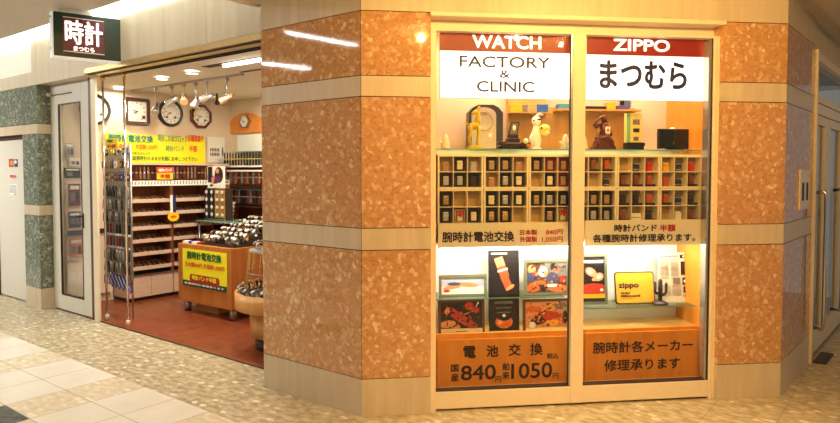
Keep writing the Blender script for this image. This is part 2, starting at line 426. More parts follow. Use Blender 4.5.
# ceilings
b = MB(); b.box(-9, -1.02, -5.5, -.10, 2.82, 2.86); struct('ceiling', b, M_ceil, FL)
b = MB(); b.box(-9, -1.0, -.7, .34, 3.15, 3.19); b.box(-9, -1.02, -.72, -.70, 2.86, 3.15); b.box(-9, -1.0, .15, .30, 2.872, 3.15); struct('ceiling_cove', b, M_whitewall, FL)
b = MB(); b.box(-1.02, -.99, -5.5, .12, 2.57, 3.19); struct('ceiling_step', b, M_ceil, FL)
c1, c2, c3, c4 = conv(FL, FF, -1.0, .12), conv(FL, FF, -1.0, -5.5), (7, -3.2), (7, 4)
b = MB(); b.prism([(c[0], c[1]) for c in (c1, c2, c3, c4)], 2.585, 2.62); struct('ceiling_low', b, M_ceil, FF)
b = MB(); b.box(.1, 4.5, -.62, -.12, 2.54, 2.585); b.m(1).box(.1, 4.5, -1.02, -.9, 2.57, 2.5852)
struct('ceiling_trim_right', b, [M_band, M_slot], FR)

# shop room
b = MB(); b.box(-4.75, -4.65, .34, 2.6, 0, 2.39); struct('wall_shop_left', b, M_wallc, FL)
b = MB(); b.box(-4.65, .6, 2.5, 2.6, 0, 2.39); struct('wall_shop_back', b, M_wallc, FL)
b = MB(); b.box(-4.75, -.2, .36, 2.6, 2.39, 2.43); b.m(1).box(-2.50, -1.4, .62, .70, 2.386, 2.391); b.m(1).box(-2.50, -1.4, 1.02, 1.06, 2.386, 2.391)
struct('ceiling_shop', b, [M_ceilw, M_slot], FL)
b = MB(); b.box(-.9, -.86, .4, 2.5, 0, 2.39); struct('wall_shop_right', b, M_wallc, FL)

# orange arch niche on the back wall
b = MB(); pts = [(-.40, 0)]+[(.40*math.cos(t), .26*math.sin(t)) for t in [PI*k/24 for k in range(24, -1, -1)]]
b.plate([p for p in reversed(pts[1:])], 0, .02)
t = struct('wall_arch_panel', b, M_orange); place(t, FL, -4.33, 2.475, 1.955)

# ------------------------------------------------------------------ display window
W = MB(); v0 = .03
W.box(.411, .446, v0, v0+.04, 0, 2.302); W.box(2.208, 2.255, v0, v0+.09, 0, 2.302); W.box(2.222, 2.230, v0-.006, v0, 0, 2.30)
W.box(.446, 2.208, v0, v0+.09, .012, .118, .003); W.box(1.292, 1.372, v0-.004, v0+.022, .012, 2.295, .003)
W.box(.446, 2.208, v0, v0+.04, 2.288, 2.302, .002); W.box(.411, 2.255, v0+.065, v0+.085, 2.29, 2.37); W.box(.405, 2.262, -.022, v0+.09, 2.362, 2.388, .004)
win = struct('window_1', W, M_frame, FF)
for a, c in ((.446, 1.292), (1.372, 2.208)):
    b = MB(); b.box(a, c, v0+.012, v0+.018, .118, 2.29); b.build('pane', M_glass, win)
b = MB(); b.box(1.282, 1.292, v0+.004, v0+.022, .118, 2.29); b.box(2.184, 2.200, v0+.01, v0+.07, .118, 2.29); b.build('sash', M_silver, win)
b = MB(); b.box(1.277, 1.282, v0+.006, v0+.022, .118, 2.29); b.box(2.200, 2.208, v0+.004, v0+.06, .118, 2.29); b.box(.446, 2.19, v0+.004, v0+.06, .118, .124); b.build('gasket', M_dark, win)

# display case built behind the glass
b = MB()
b.box(2.205, 2.235, .125, .62, 0, 2.36); struct('wall_case_right', b, M_ply, FF); b = MB()
b.box(.446, .462, .13, .62, .0, 2.39)
struct('wall_case_left', b, M_ply, FF)
b = MB(); b.box(.462, 2.205, .13, .15, .0, .445); struct('wall_case_plinth', b, M_ply, FF)
b = MB(); b.box(.462, 2.205, .15, .43, .41, .44); struct('trim_7', b, M_wood, FF)
b = MB(); b.box(.462, 2.205, .43, .45, .0, 1.60); struct('wall_case_back', b, M_whitewall, FF)
# upper back: cream panel, wood panels, cream recess
b = MB()
b.m(0).box(.462, .56, .60, .62, 1.6, 2.39); b.m(2).box(.56, 1.03, .605, .62, 1.6, 2.39); b.m(1).box(1.03, 1.30, .56, .62, 1.6, 2.39)
b.m(1).box(1.30, 1.665, .56, .62, 1.6, 1.90); b.m(1).box(1.668, 1.945, .56, .62, 1.6, 1.90); b.m(2).box(1.945, 2.205, .60, .62, 1.6, 2.39); b.m(2).box(1.3, 1.945, .8, .82, 1.6, 2.39)
struct('wall_case_upper_back', b, [M_wallc, M_wood, M_wallc], FF)
b = MB(); b.box(.462, 2.205, .12, .82, 2.39, 2.41); struct('ceiling_case', b, M_whitewall, FF)
b = MB(); b.box(.462, 2.205, .15, .56, 1.556, 1.562); struct('trim_8', b, M_cub, FF)

# ------------------------------------------------------------------ right side: doors under a transom
b = MB(); b.box(.95, .985, -.02, .10, 0, 2.36)
for z0, z1 in ((2.30, 2.36), (1.985, 2.035), (1.895, 1.975)): b.box(.985, 4.2, .0, .09, z0, z1)
b.m(1).box(.985, 4.2, .02, .08, 1.975, 1.985)
struct('trim_9', b, [M_frame, M_slot], FR)
b = MB(); b.m(0).box(.985, 4.2, .02, .10, 2.36, 2.585); struct('wall_above_brown_doors', b, M_band, FR)
tr = MB(); tr.box(.985, 4.2, .04, .046, 2.035, 2.30); t = struct('window_2', tr, M_glass, FR)
for i, (a, c) in enumerate(((.99, 1.70), (1.715, 2.43), (2.445, 3.16), (3.175, 3.9))):
    d = MB(); gl, gr = (a+.06, c-.19) if i % 2 == 0 else (a+.06, c-.12)
    d.box(a, gl, .01, .05, .02, 1.89, .002); d.box(gr, c, .01, .05, .02, 1.89, .002); d.box(gl, gr, .01, .05, .02, .20); d.box(gl, gr, .01, .05, 1.82, 1.89)
    o = struct('door_%d' % (i+3), d, M_frame, FR)
    q = MB(); q.box(gl, gr, .027, .033, .20, 1.82); q.build('pane', M_glass, o)
    hx = a+.11 if i == 0 else a+.27
    q = MB(); q.tube([(hx, .01, 1.29), (hx, -.06, 1.30), (hx, -.07, 1.24), (hx, -.07, .30), (hx, -.06, .24), (hx, .01, .25)], .014, 10); q.build('handle', M_chrome, o)
b = MB(); b.box(.96, 4.2, 1.3, 1.35, 0, 2.585)
struct('wall_beyond_brown_doors', b, M_dark, FR)
b = MB()
for k in range(7): b.box(1.5+.35*k, 1.56+.35*k, 1.27, 1.30, 0, 2.5)
struct('trim_10', b, M_brownf, FR)
b = MB(); b.box(.96, 4.2, .1, 1.3, 2.40, 2.42); struct('ceiling_beyond_doors', b, M_dark, FR)
b = MB(); b.box(1.0, 1.35, -.11, -.02, 0, .012, .004)
t = b.build('door_mat', M_dark); place(t, FR, 0, 0, 0); tag(t, 'dark brown doormat on the floor before the brown doors', 'doormat')
# control plate
t = MB().box(-.165, .165, -.012, 0, -.14, .14, .004).build('wall_plate', M_frame); place(t, FR, .60, 0, 1.325)
tag(t, 'cream metal plate with two black slots on the right granite pillar', 'wall plate')
for q in (-.07, .075): MB().box(q-.03, q+.03, -.014, -.010, -.075, .05).build('slot', M_slot, t)

# ------------------------------------------------------------------ lights of the place, and a few added fills
def area(name, F, u, v, z, sx_, sy_, power, col_, rot=(0, 0, 0)):
    l = bpy.data.lights.new(name, 'AREA'); l.shape = 'RECTANGLE'; l.size = sx_; l.size_y = sy_; l.energy = power; l.color = col_
    o = bpy.data.objects.new(name, l); COL.objects.link(o)
    o.matrix_world = F.m @ Matrix.Translation((u, v, z)) @ Matrix.Rotation(rot[2], 4, 'Z') @ Matrix.Rotation(rot[1], 4, 'Y') @ Matrix.Rotation(rot[0], 4, 'X')
    return o
def bulb(name, F, u, v, z, power, col_, r=.035):
    l = bpy.data.lights.new(name, 'POINT'); l.energy = power; l.color = col_; l.shadow_soft_size = r
    o = bpy.data.objects.new(name, l); COL.objects.link(o); o.location = F.world(u, v, z); return o
NEUT = (1, .96, .89); WARM = (1, .56, .15); SHOPC = (1, .88, .70)
M_tube = mat('fluorescent_tube', (255, 250, 240), .5, emit=9)
M_tubew = mat('warm_lamp', (255, 225, 180), .5, emit=14)
def tube_lamp(p0, p1, label, F=FL, z=2.82):
    L_ = math.hypot(p1[0]-p0[0], p1[1]-p0[1]); a = math.degrees(math.atan2(p1[1]-p0[1], p1[0]-p0[0]))
    t = thing('ceiling_light', label, 'ceiling light', F, (p0[0]+p1[0])/2, (p0[1]+p1[1])/2, z-.03, a)
    MB().box(-L_/2-.02, L_/2+.02, -.05, .05, .008, .03).build('housing', M_white, t)
    MB().tube([(-L_/2, 0, -.006), (L_/2, 0, -.006)], .014, 8).build('tube', M_tube, t)
tube_lamp((-2.231, -1.349), (-2.135, -2.259), 'white tube light on the corridor ceiling nearer the pillar')
tube_lamp((-3.846, -2.276), (-3.647, -2.94), 'white tube light on the corridor ceiling further left')
area('corridor_beam', FL, -2.183, -1.804, 2.775, .9, .03, 66, NEUT, (0, 0, R(-84)))
area('corridor_beam', FL, -3.747, -2.608, 2.775, .7, .03, 66, NEUT, (0, 0, R(-73)))
area('corridor_beam', FL, -6.6, -1.6, 2.775, 1.2, .03, 95, NEUT)  # added fill to brighten the left corridor, no tube fitted here
area('cove_light', FL, -4.6, -.22, 2.88, 6.8, .04, 52, (.97, .99, 1), (R(120), 0, 0))
def mirror_spot(F, x, y, z, v0_):
    i = F.m.inverted(); o = i @ Vector((0, 0, CAMH)); d = i.to_3x3() @ ray(x, y); o.y = 2*v0_-o.y; d.y = -d.y
    t = (z-CAMH)/d.z; return (o.x+d.x*t, o.y+d.y*t)
BULB2 = mirror_spot(FF, 517, 38, 2.53, .042)
def downlight(F, u, v, z, label, r=.05, m_=None, grp=None):
    t = thing('downlight', label, 'downlight', F, u, v, z-.012, group=grp)
    MB().ring((0, 0), r+.015, r, -.002, .012).xf(Matrix.Rotation(-PI/2, 4, 'X')).build('trim_ring', M_white, t)
    MB().lathe([(r, .004), (r, .010)], n=20).build('lens', m_ or M_tubew, t)
for i, (u, v) in enumerate(((.538, -1.423), BULB2, (1.75, -1.45))):
    downlight(FF, u, v, 2.585, 'warm recessed downlight before the display window, %s from the left' % ORD[i], grp='warm downlights before the display window')
    bulb('downlight_beam', FF, u, v, 2.53, (31, 34, 30)[i], WARM, .02)
    l = bpy.data.lights.new('downlight_cone', 'SPOT'); l.energy = 62; l.color = (1, .62, .24); l.shadow_soft_size = .03; l.spot_size = R(92); l.spot_blend = .8
    o = bpy.data.objects.new('downlight_cone', l); COL.objects.link(o); o.location = FF.world(u, v, 2.55)
bulb('downlight_beam', FF, 1.1, -3.1, 2.53, 58, WARM, .02)  # added fill bulb out of view, lifts the lower window front
downlight(FF, 1.1, -3.1, 2.585, 'added unseen warm downlight, brightening the lower front of the display window')
bulb('downlight_beam', FR, 1.9, -1.7, 2.53, 7, WARM, .02)  # added fill bulb out of view, warms the brown door side
downlight(FR, 1.9, -1.7, 2.585, 'added unseen warm downlight, warming the side with the brown doors')
# world: the far corridor
w = bpy.data.worlds.new('world'); SC.world = w; w.use_nodes = True
w.node_tree.nodes['Background'].inputs[0].default_value = (1, .93, .84, 1); w.node_tree.nodes['Background'].inputs[1].default_value = .19
# shop lights
SC.view_settings.view_transform = 'Standard'; SC.view_settings.look = 'None'; SC.view_settings.gamma = 1; SC.view_settings.exposure = 0.35
SC.view_settings.use_curve_mapping = False
# ================================================================== DISPLAY WINDOW CONTENTS
def sgn(name, label, cat, F, v, x0, x1, y0, y1, m, depth=.012, rot=0, group=None, bev=0, part='board'):
    """flat board measured in the photo: returns the root, its origin and size"""
    ua, zb = on_v(F, x0, y1, v); ub, _ = on_v(F, x1, y1, v); _, zt = on_v(F, x0, y0, v)
    t = thing(name, label, cat, F, ua, v, zb, group=group)
    MB().box(0, ub-ua, 0, depth, 0, zt-zb, bev).build(part, m, t)
    return t, (F, ua, v, zb), (ub-ua, zt-zb)
def wr(t, org, body, x0, x1, y0, y1, m, bold=.0, y=-.002):
    F, ua, v, zb = org
    a, z0 = on_v(F, x0, y1, v); _, z1 = on_v(F, x0, y0, v); c, _ = on_v(F, x1, y1, v)
    lettering(t, body, a-ua, c-ua, z0-zb, z1-zb, m, y, bold)
M_signw = mat('lit_white_acrylic', (255, 250, 250), .4, emit=1.1, var=0)
M_signr = mat('lit_red_acrylic', (132, 30, 20), .4, emit=.16, ecol=(200, 50, 28), var=0)
M_navy = mat('navy_letters', (40, 44, 84), .5, var=0)
M_letw = mat('white_letters', (255, 246, 240), .5, emit=.8, var=0)
M_txt = mat('dark_letters', (44, 20, 12), .5, var=0)
M_txr = mat('red_letters', (196, 44, 20), .5, var=0)
for (x0, x1, yr0, ys, yw, head, hb, lab) in ((440, 570.5, 31.5, 50.6, 97.5, 'WATCH', (472, 541, 34.8, 48.2), 'backlit red and white sign reading WATCH FACTORY & CLINIC'),
                                       (586, 709, 35.2, 54.6, 99.5, 'ZIPPO', (612.8, 669.3, 38.6, 51), 'backlit red and white sign over the right half of the display window')):
    v = .10
    t, org, (w_, h_) = sgn('lit_sign', lab, 'sign', FF, v, x0, x1, yr0, yw, M_frame, .03, part='light_box')
    zs = on_v(FF, x0, ys, v)[1]-org[3]
    MB().box(0, w_, -.004, 0, .0, zs).build('white_panel', M_signw, t)
    MB().box(0, w_, -.004, 0, zs, h_).build('red_panel', M_signr, t)
    wr(t, org, head, hb[0], hb[1], hb[2], hb[3], M_letw, .0032, -.006)
    if head == 'WATCH':
        wr(t, org, 'FACTORY', 459.3, 549.6, 55.6, 67, M_navy, .0014, -.006)
        wr(t, org, '&', 499.5, 509.5, 70.2, 78, M_navy, .001, -.006)
        wr(t, org, 'CLINIC', 476.6, 534, 80.8, 91.8, M_navy, .0014, -.006)
    else:
        wr(t, org, 'まつむら', 599, 686.3, 60, 88.4, M_navy, .0055, -.006)
# text boards in the middle
t, org, _ = sgn('notice_board', 'cream board with battery exchange prices under the left trays', 'notice board', FF, .105, 438.2, 570.5, 223.5, 248, M_cub, .012)
wr(t, org, '腕時計電池交換', 442, 514, 231.7, 242.6, M_txt, .0018)
wr(t, org, '日本製', 519.7, 537, 229.6, 235.2, M_txr, .0011); wr(t, org, '840円', 545.8, 562.6, 229.4, 235, M_txr, .0011)
wr(t, org, '外国製', 519.7, 537, 236.6, 242.3, M_txr, .0011); wr(t, org, '1,050円', 541.7, 562.6, 236.6, 242.6, M_txr, .0011)
t, org, _ = sgn('notice_board', 'cream board about watch bands and repairs under the right trays', 'notice board', FF, .105, 585, 703.5, 220.5, 246, M_cub, .012)
wr(t, org, '時計バンド', 614, 656.7, 224.4, 232, M_txt, .0015); wr(t, org, '半額', 659.5, 675.3, 224.4, 231.6, M_txr, .0016)
wr(t, org, '各種腕時計修理承ります。', 592.5, 695, 234.4, 242.6, M_txt, .0015)
# lettered panels low down
t, org, _ = sgn('lettered_panel', 'orange wooden panel with prices 840 and 1050 below the framed pictures', 'sign panel', FF, .115, 437.5, 572, 340.5, 394, M_ply, .012)
wr(t, org, '電', 463.3, 475.8, 346, 358.2, M_txt, .002); wr(t, org, '池', 486.2, 498.3, 345.2, 357, M_txt, .002); wr(t, org, '交', 508.3, 520.8, 344, 356, M_txt, .002); wr(t, org, '換', 530, 542.5, 343, 355.4, M_txt, .002)
wr(t, org, '税込', 546.7, 558.3, 353.3, 358.8, M_txt, .001)
wr(t, org, '国', 450.8, 458.6, 364.6, 372, M_txt, .0012); wr(t, org, '産', 450.8, 458.6, 373.6, 381.4, M_txt, .0012)
wr(t, org, '840', 460.8, 495.8, 365.6, 380.6, M_txt, .0022); wr(t, org, '円', 495.3, 501.2, 376.3, 382.4, M_txt, .0005)
wr(t, org, '舶', 502.2, 509.4, 362.8, 370.4, M_txt, .001); wr(t, org, '来', 502.2, 509.4, 371.6, 379.4, M_txt, .001)
wr(t, org, '1050', 511, 552, 363.6, 379, M_txt, .0022); wr(t, org, '円', 552.6, 558.4, 373, 379.2, M_txt, .0005)
MB().box(.04, .78, -.001, 0, .035, .037).build('groove', M_brownf, t)
t, org, _ = sgn('lettered_panel', 'orange wooden panel about repairing watches of every maker, right of the mullion', 'sign panel', FF, .115, 585, 704.5, 333.5, 388, M_ply, .012)
wr(t, org, '腕時計各メーカー', 592.5, 692.5, 342.2, 354, M_txt, .0016)
wr(t, org, '修理承ります', 604, 680, 359.9, 371.4, M_txt, .0016)
MB().box(.04, .74, -.001, 0, .035, .037).build('groove', M_brownf, t)

# glass shelves
for z, a, c, vv, lab, cat in ((1.594, .464, 2.203, .15, 'long glass shelf carrying the figurines above the trays', 'shelf'), (.655, .464, 1.30, .17, 'glass shelf carrying the upper row of framed pictures', 'shelf'), (.572, 1.30, 2.203, .17, 'glass shelf carrying the yellow tin sign and newspaper', 'shelf')):
    t = thing('glass_shelf', lab, cat, FF, a, vv, z)
    d_ = .40 if z > 1 else .25
    MB().box(0, c-a, .002, d_, -.006, 0).build('glass_sheet', M_gshelf, t); MB().box(0, c-a, 0, .002, -.006, 0).build('front_edge', M_gedge, t)
b = MB(); b.box(.464, 2.203, .16, .43, 1.0, 1.012); struct('trim_11', b, M_cub, FF)
# tubes lighting the lower bays
t = thing('tube_light', 'white tube light hidden above the framed pictures behind the boards', 'light', FF, 1.33, .20, .985)
MB().tube([(-.82, 0, 0), (.82, 0, 0)], .012, 8).build('tube', mat('case_tube', (255, 250, 238), .5, emit=26), t)
MB().box(-.84, .84, -.02, .02, .012, .015).build('housing', M_white, t)
area('case_tube_beam', FF, 1.33, .20, .965, 1.6, .03, 5.5, (1, .93, .78))
area('case_top_beam', FF, 1.33, .32, 2.38, 1.6, .08, 14, (1, .82, .58))

# trays with lighters
LAYOUT = ['ldl/ddD/d--/dfd', 'ddl/ldd/ddd/dd-', 'drr/-dr/ddd/-df', 'rbb/d-g/bdd/ddd', '-gR/bbb/bbb/bcb', 'YgR/ogb/bgb/-wb']
M_tray_back = mat('tan_tray_lining', (176, 146, 96), .7)
M_lcol = {'gold': mat('gold_metal', (206, 170, 100), .3, .6), 'silver': mat('silver_metal', (200, 196, 186), .3, .6), 'tan': mat('tan_metal', (190, 150, 110), .35, .4), 'cream': mat('cream_enamel', (232, 220, 180), .4),
          'red': mat('red_enamel', (206, 44, 30), .35), 'yellow': mat('yellow_enamel', (236, 170, 20), .35), 'orange': mat('orange_enamel', (190, 90, 40), .35), 'dark': mat('dark_enamel', (60, 46, 40), .3), 'copper': mat('copper_metal', (160, 96, 66), .35, .5), 'white': mat('white_enamel', (246, 240, 226), .35)}
M_case = mat('dark_presentation_case', (40, 26, 22), .5); M_caser = mat('red_presentation_case', (120, 30, 20), .5)
def lighter_mesh(w=.034, h=.054):
    b = MB(); b.box(-w/2, w/2, -.007, .007, 0, h*.6, .002); b.box(-w/2, w/2, -.007, .007, h*.62, h, .003); b.tube([(w/2, 0, h*.5), (w/2, 0, h*.75)], .002, 6); return b
LM = lighter_mesh().mesh('lighter', M_silver); FRM = MB()
for q in ((-.034, -.026, 0, .086), (.026, .034, 0, .086), (-.026, .026, 0, .012), (-.026, .026, .074, .086)): FRM.box(q[0], q[1], -.012, .012, q[2], q[3], .001)
FRM.box(-.026, .026, .004, .012, .012, .074); CASEM = FRM.mesh('case', M_case)
STM = MB().box(-.036, .036, -.02, .02, 0, .014, .002).mesh('stand', M_case)
def mesh_copy(me, m):
    k = me.name+'|'+m.name
    if k in MATS: return MATS[k]
    c = me.copy(); c.materials[0] = m; MATS[k] = c; return c
UW = (2.205-.472)/6; rows_z = (1.455, 1.359, 1.236, 1.137)
units = []
for k in range(6):
    for half in range(2):
        zt, zb = ((1.556, 1.346), (1.344, 1.124))[half]
        t = MB(); w_ = UW-.004; h_ = zt-zb; cw = (w_-.022)/3
        t.box(0, .011, 0, .075, 0, h_); t.box(w_-.011, w_, 0, .075, 0, h_); t.box(.011, w_-.011, 0, .075, h_-.011, h_)
        t.box(.011, w_-.011, 0, .075, 0, .011); t.box(.011, w_-.011, .070, .075, .011, h_-.011)
        for c in (1, 2): t.box(.011+cw*c-.0018, .011+cw*c+.0018, .004, .070, .011, h_-.011)
        t.box(.011, w_-.011, .004, .070, h_/2-.0025, h_/2+.0025)
        root = thing('display_tray', 'cream %s divided tray of the %s column of trays from the left' % (('upper', 'lower')[half], ORD[k]), 'display tray', FF, .472+UW*k, .125, zb, group=None)
        t.build('compartments', M_cub, root)
        t = MB().box(.012, w_-.012, .066, .0699, .012, h_-.012).build('lining', M_tray_back, root)
        for r_ in range(2):
            row = half*2+r_
            for c in range(3):
                ch = LAYOUT[k].split('/')[row][c]
                if ch == '-': continue
                z_ = zb+(.011 if r_ else h_/2+.0025); u_ = .472+UW*k+.011+cw*(c+.5); v_ = .125+.035
                where = '%s cell of %s row, %s tray column from left' % (ORD[c], ORD[row], ORD[k])
                rr = random.random()
                col_ = {'d': ('silver', 'gold', 'cream', 'tan')[int(rr*4)], 'l': 'tan' if rr < .4 else 'silver', 'D': 'dark', 'f': 'cream', 'r': 'tan', 'b': ('copper', 'dark', 'copper', 'orange')[int(rr*4)], 'g': 'silver', 'R': 'red', 'Y': 'yellow', 'o': 'orange', 'w': 'white', 'c': 'cream'}[ch]
                word = {'tan': 'tan', 'silver': 'silver', 'gold': 'gold', 'cream': 'cream', 'dark': 'dark', 'copper': 'copper', 'red': 'red', 'yellow': 'yellow', 'orange': 'orange', 'white': 'white'}[col_]
                if ch in 'dDrf':
                    t = thing('boxed_lighter', '%s lighter in a %s case, %s' % (word, 'red' if ch in 'r' else 'dark', where), 'lighter', FF, u_, v_, z_, rot=random.uniform(-4, 4), group='lighters in the trays')
                    link('case', mesh_copy(CASEM, M_caser if ch == 'r' else (M_tray_back if ch == 'f' else M_case)), t)
                    l_ = link('lighter', mesh_copy(LM, M_lcol[col_]), t); l_.location = (0, -.006, .013)
                    if ch == 'f': MB().plate([(.018*math.cos(q)*(1+.35*math.cos(5*q)), .058+.018*math.sin(q)*(1+.35*math.cos(5*q))) for q in [2*PI*i/30 for i in range(30)]], -.02, -.016).build('red_bow', M_lcol['red'], t)
                elif ch == 'c':
                    t = thing('price_card', 'small cream card, '+where, 'card', FF, u_, v_, z_, tilt=-6)
                    MB().box(-.036, .036, -.001, .001, 0, .05).build('card_sheet', M_paper, t); MB().box(-.028, .028, -.002, -.001, .02, .024).build('print_line', M_brownf, t)
                else:
                    t = thing('lighter', '%s lighter %s, %s' % (word, 'on black stand' if ch == 'b' else 'standing', where), 'lighter', FF, u_, v_, z_, rot=random.uniform(-12, 12), group='lighters in the trays')
                    zz = 0
                    if ch == 'b': link('stand', STM, t); zz = .014
                    l_ = link('body', mesh_copy(LM, M_lcol[col_]), t); l_.location = (0, 0, zz)
                    l_.scale = (1.1, 1, 1.1) if ch != 'b' else (1, 1, 1.05)
                    if ch == 'g':
                        l_.data = mesh_copy(LM, M_lcol['dark'])
                        for q in (.008, .046): MB().box(-.0195, .0195, -.0085, .0085, q, q+.008, .001).build('silver_band', M_silver, t)

# ---------------- framed pictures
M_grey = mat('grey_green_frame', (120, 122, 100), .4, .2); M_pblack = mat('poster_black', (38, 30, 28), .35); M_pbrown = mat('poster_brown', (96, 62, 40), .4)
M_cap = mat('caption_cream', (226, 206, 160), .6); M_leather = mat('print_leather', (196, 84, 44), .5, var=.2, scale=60); M_leather2 = mat('print_light_leather', (226, 150, 96), .5, var=.2, scale=60)
M_skin = mat('print_skin', (222, 150, 100), .5); M_pblue = mat('print_blue', (70, 74, 110), .5); M_pwhite = mat('print_white', (240, 236, 226), .5); M_pgrey = mat('print_grey', (120, 112, 104), .5, var=.3, scale=90)
M_pred = mat('print_red', (190, 56, 30), .5, var=.25, scale=60); M_pyel = mat('print_yellow', (238, 176, 30), .5); M_psky = mat('print_sky', (176, 186, 206), .5); M_porange = mat('print_orange', (214, 106, 40), .5, var=.25, scale=60)
def picture(label, x0, x1, y0, y1, v, fm, fw, bg, prims, tilt=-4, name='framed_picture', cat='picture', speck=None, keep=0):
    ua, zb = on_v(FF, x0, y1, v); ub, _ = on_v(FF, x1, y1, v); _, zt = on_v(FF, x0, y0, v); w_, h_ = ub-ua, zt-zb
    t = thing(name, label, cat, FF, ua, v, zb, tilt=tilt)
    if fw:
        b = MB(); b.box(0, fw, 0, .016, 0, h_, .001); b.box(w_-fw, w_, 0, .016, 0, h_, .001); b.box(fw, w_-fw, 0, .016, 0, fw); b.box(fw, w_-fw, 0, .016, h_-fw, h_); b.build('frame', fm, t)
    MB().box(fw, w_-fw, .006, .014, fw, h_-fw).build('picture_sheet', bg, t)
    if speck:
        rs = random.Random(int(x0*7)); prims = list(prims[:len(prims)-keep])+[(speck[rs.randrange(len(speck))], 'e', rs.uniform(.05, .95), rs.uniform(.24 if keep else .05, .95), rs.uniform(.012, .05), rs.uniform(.012, .045), rs.uniform(0, 90)) for _ in range(60)]+list(prims[len(prims)-keep:])
    art(t, prims, w_-2*fw, h_-2*fw, .006, z0=fw, x0=fw)
    return t
picture('pale framed landscape picture on the upper shelf, far left', 439, 487, 275.5, 297.5, .27, M_grey, .018, M_psky,
        [(M_pwhite, 'r', .0, 1, 0, .45), (M_leather2, 'e', .25, .42, .22, .12, 8), (M_skin, 'e', .62, .55, .25, .14, -5), (M_pblue, 'e', .30, .62, .16, .10, 0), (M_pwhite, 'e', .6, .22, .3, .1, 0), (M_pred, 'e', .12, .2, .08, .08, 0)])
picture('tall black poster showing a brown leather watch strap, upper row', 489, 519.5, 251, 297.5, .28, M_pblack, .004, M_pblack,
        [(M_pwhite, 'r', .08, .62, .93, .96), (M_leather, 'b', .44, .62, .13, .058, -70), (M_leather, 'b', .60, .30, .10, .05, -66), (M_leather2, 'b', .36, .76, .06, .055, -72), (M_pwhite, 'b', .46, .58, .012, .07, -75), (M_leather2, 'e', .72, .2, .16, .04, 30)])
picture('grey framed picture of craftsmen working, upper row', 524.5, 570, 260, 296.5, .26, M_grey, .020, M_pbrown,
        [(M_pgrey, 'r', .45, 1, .55, 1), (M_skin, 'e', .12, .78, .10, .14, 0), (M_pblue, 'e', .14, .52, .14, .16, 0), (M_pwhite, 'e', .40, .70, .12, .18, 10), (M_skin, 'e', .48, .62, .06, .12, 20), (M_pblack, 'e', .68, .84, .09, .13, 0), (M_skin, 'e', .70, .70, .07, .11, 0), (M_pblue, 'e', .64, .48, .16, .2, 0), (M_porange, 'e', .22, .22, .26, .16, 20), (M_porange, 'e', .78, .14, .26, .13, -4), (M_pwhite, 'e', .66, .24, .20, .05, 0), (M_pred, 'e', .9, .42, .08, .1, 0), (M_pblack, 'e', .42, .16, .1, .12, 0)], speck=[M_porange, M_pblack, M_skin, M_pred, M_pgrey, M_pbrown])
picture('brown framed picture of a red leather strap being cut, lower row far left', 438.6, 485, 300.5, 338.5, .17, M_pbrown, .016, M_pblack,
        [(M_cap, 'r', .0, 1, 0, .2), (M_leather2, 'e', .16, .34, .20, .11, 8), (M_skin, 'e', .34, .28, .14, .09, -20), (M_pred, 'b', .54, .46, .20, .05, -34), (M_leather2, 'b', .16, .74, .045, .03, 55), (M_pred, 'e', .70, .86, .12, .12, -10), (M_pred, 'e', .86, .74, .08, .08, 20), (M_pwhite, 'b', .88, .9, .04, .01, 60), (M_skin, 'b', .66, .66, .07, .006, 20), (M_cap, 'r', .0, 1, 0, .2), (M_pgrey, 'r', .35, .62, .10, .13)], speck=[M_pblack, M_pbrown, M_pblack, M_leather], keep=2)
picture('tall black poster with an orange round object, lower row', 489.5, 519.5, 299, 337.5, .18, M_pblack, .003, M_pblack,
        [(M_pgrey, 'r', .18, .8, .86, .93), (M_pgrey, 'r', .22, .75, .74, .77), (M_pgrey, 'r', .25, .72, .62, .65), (M_porange, 'e', .5, .38, .30, .17, 0), (M_pblack, 'e', .5, .5, .22, .09, 0), (M_pwhite, 'e', .5, .55, .06, .04, 0), (M_leather2, 'e', .36, .38, .08, .07, 60), (M_pgrey, 'r', .28, .76, .07, .12)])
picture('brown framed picture of hands and orange fruit tones, lower row right', 523.5, 570, 300, 337, .17, M_pbrown, .016, M_skin,
        [(M_porange, 'e', .2, .74, .2, .14, 0), (M_leather2, 'e', .2, .55, .22, .12, 10), (M_pblack, 'e', .32, .42, .2, .14, 10), (M_pblack, 'b', .5, .72, .22, .012, 30), (M_pgrey, 'e', .84, .86, .16, .12, 0), (M_pred, 'e', .62, .55, .24, .15, -5), (M_porange, 'e', .80, .38, .22, .13, 10), (M_pyel, 'e', .68, .34, .12, .1, 0), (M_pwhite, 'e', .16, .28, .08, .1, 0), (M_pblack, 'e', .95, .5, .06, .2, 0), (M_cap, 'r', 0, 1, 0, .2), (M_pgrey, 'r', .38, .58, .09, .12)], speck=[M_porange, M_pred, M_leather2, M_pbrown, M_pyel], keep=2)
picture('grey framed poster of rose colours behind the mullion, right bay', 580, 608, 254.5, 305, .24, M_grey, .018, M_pblack,
        [(M_pwhite, 'r', .1, .95, .86, .92), (M_skin, 'e', .40, .66, .26, .09, -30), (M_skin, 'e', .74, .55, .22, .09, 20), (M_pwhite, 'e', .36, .66, .12, .04, -30), (M_pwhite, 'e', .76, .55, .10, .04, 20), (M_leather2, 'e', .55, .5, .12, .04, 20), (M_pred, 'r', 0, 1, .16, .36), (M_pwhite, 'e', .86, .26, .07, .03, 0), (M_pred, 'e', .5, .34, .5, .07, 0), (M_pyel, 'r', 0, 1, .08, .17), (M_pblack, 'r', 0, 1, 0, .08)])
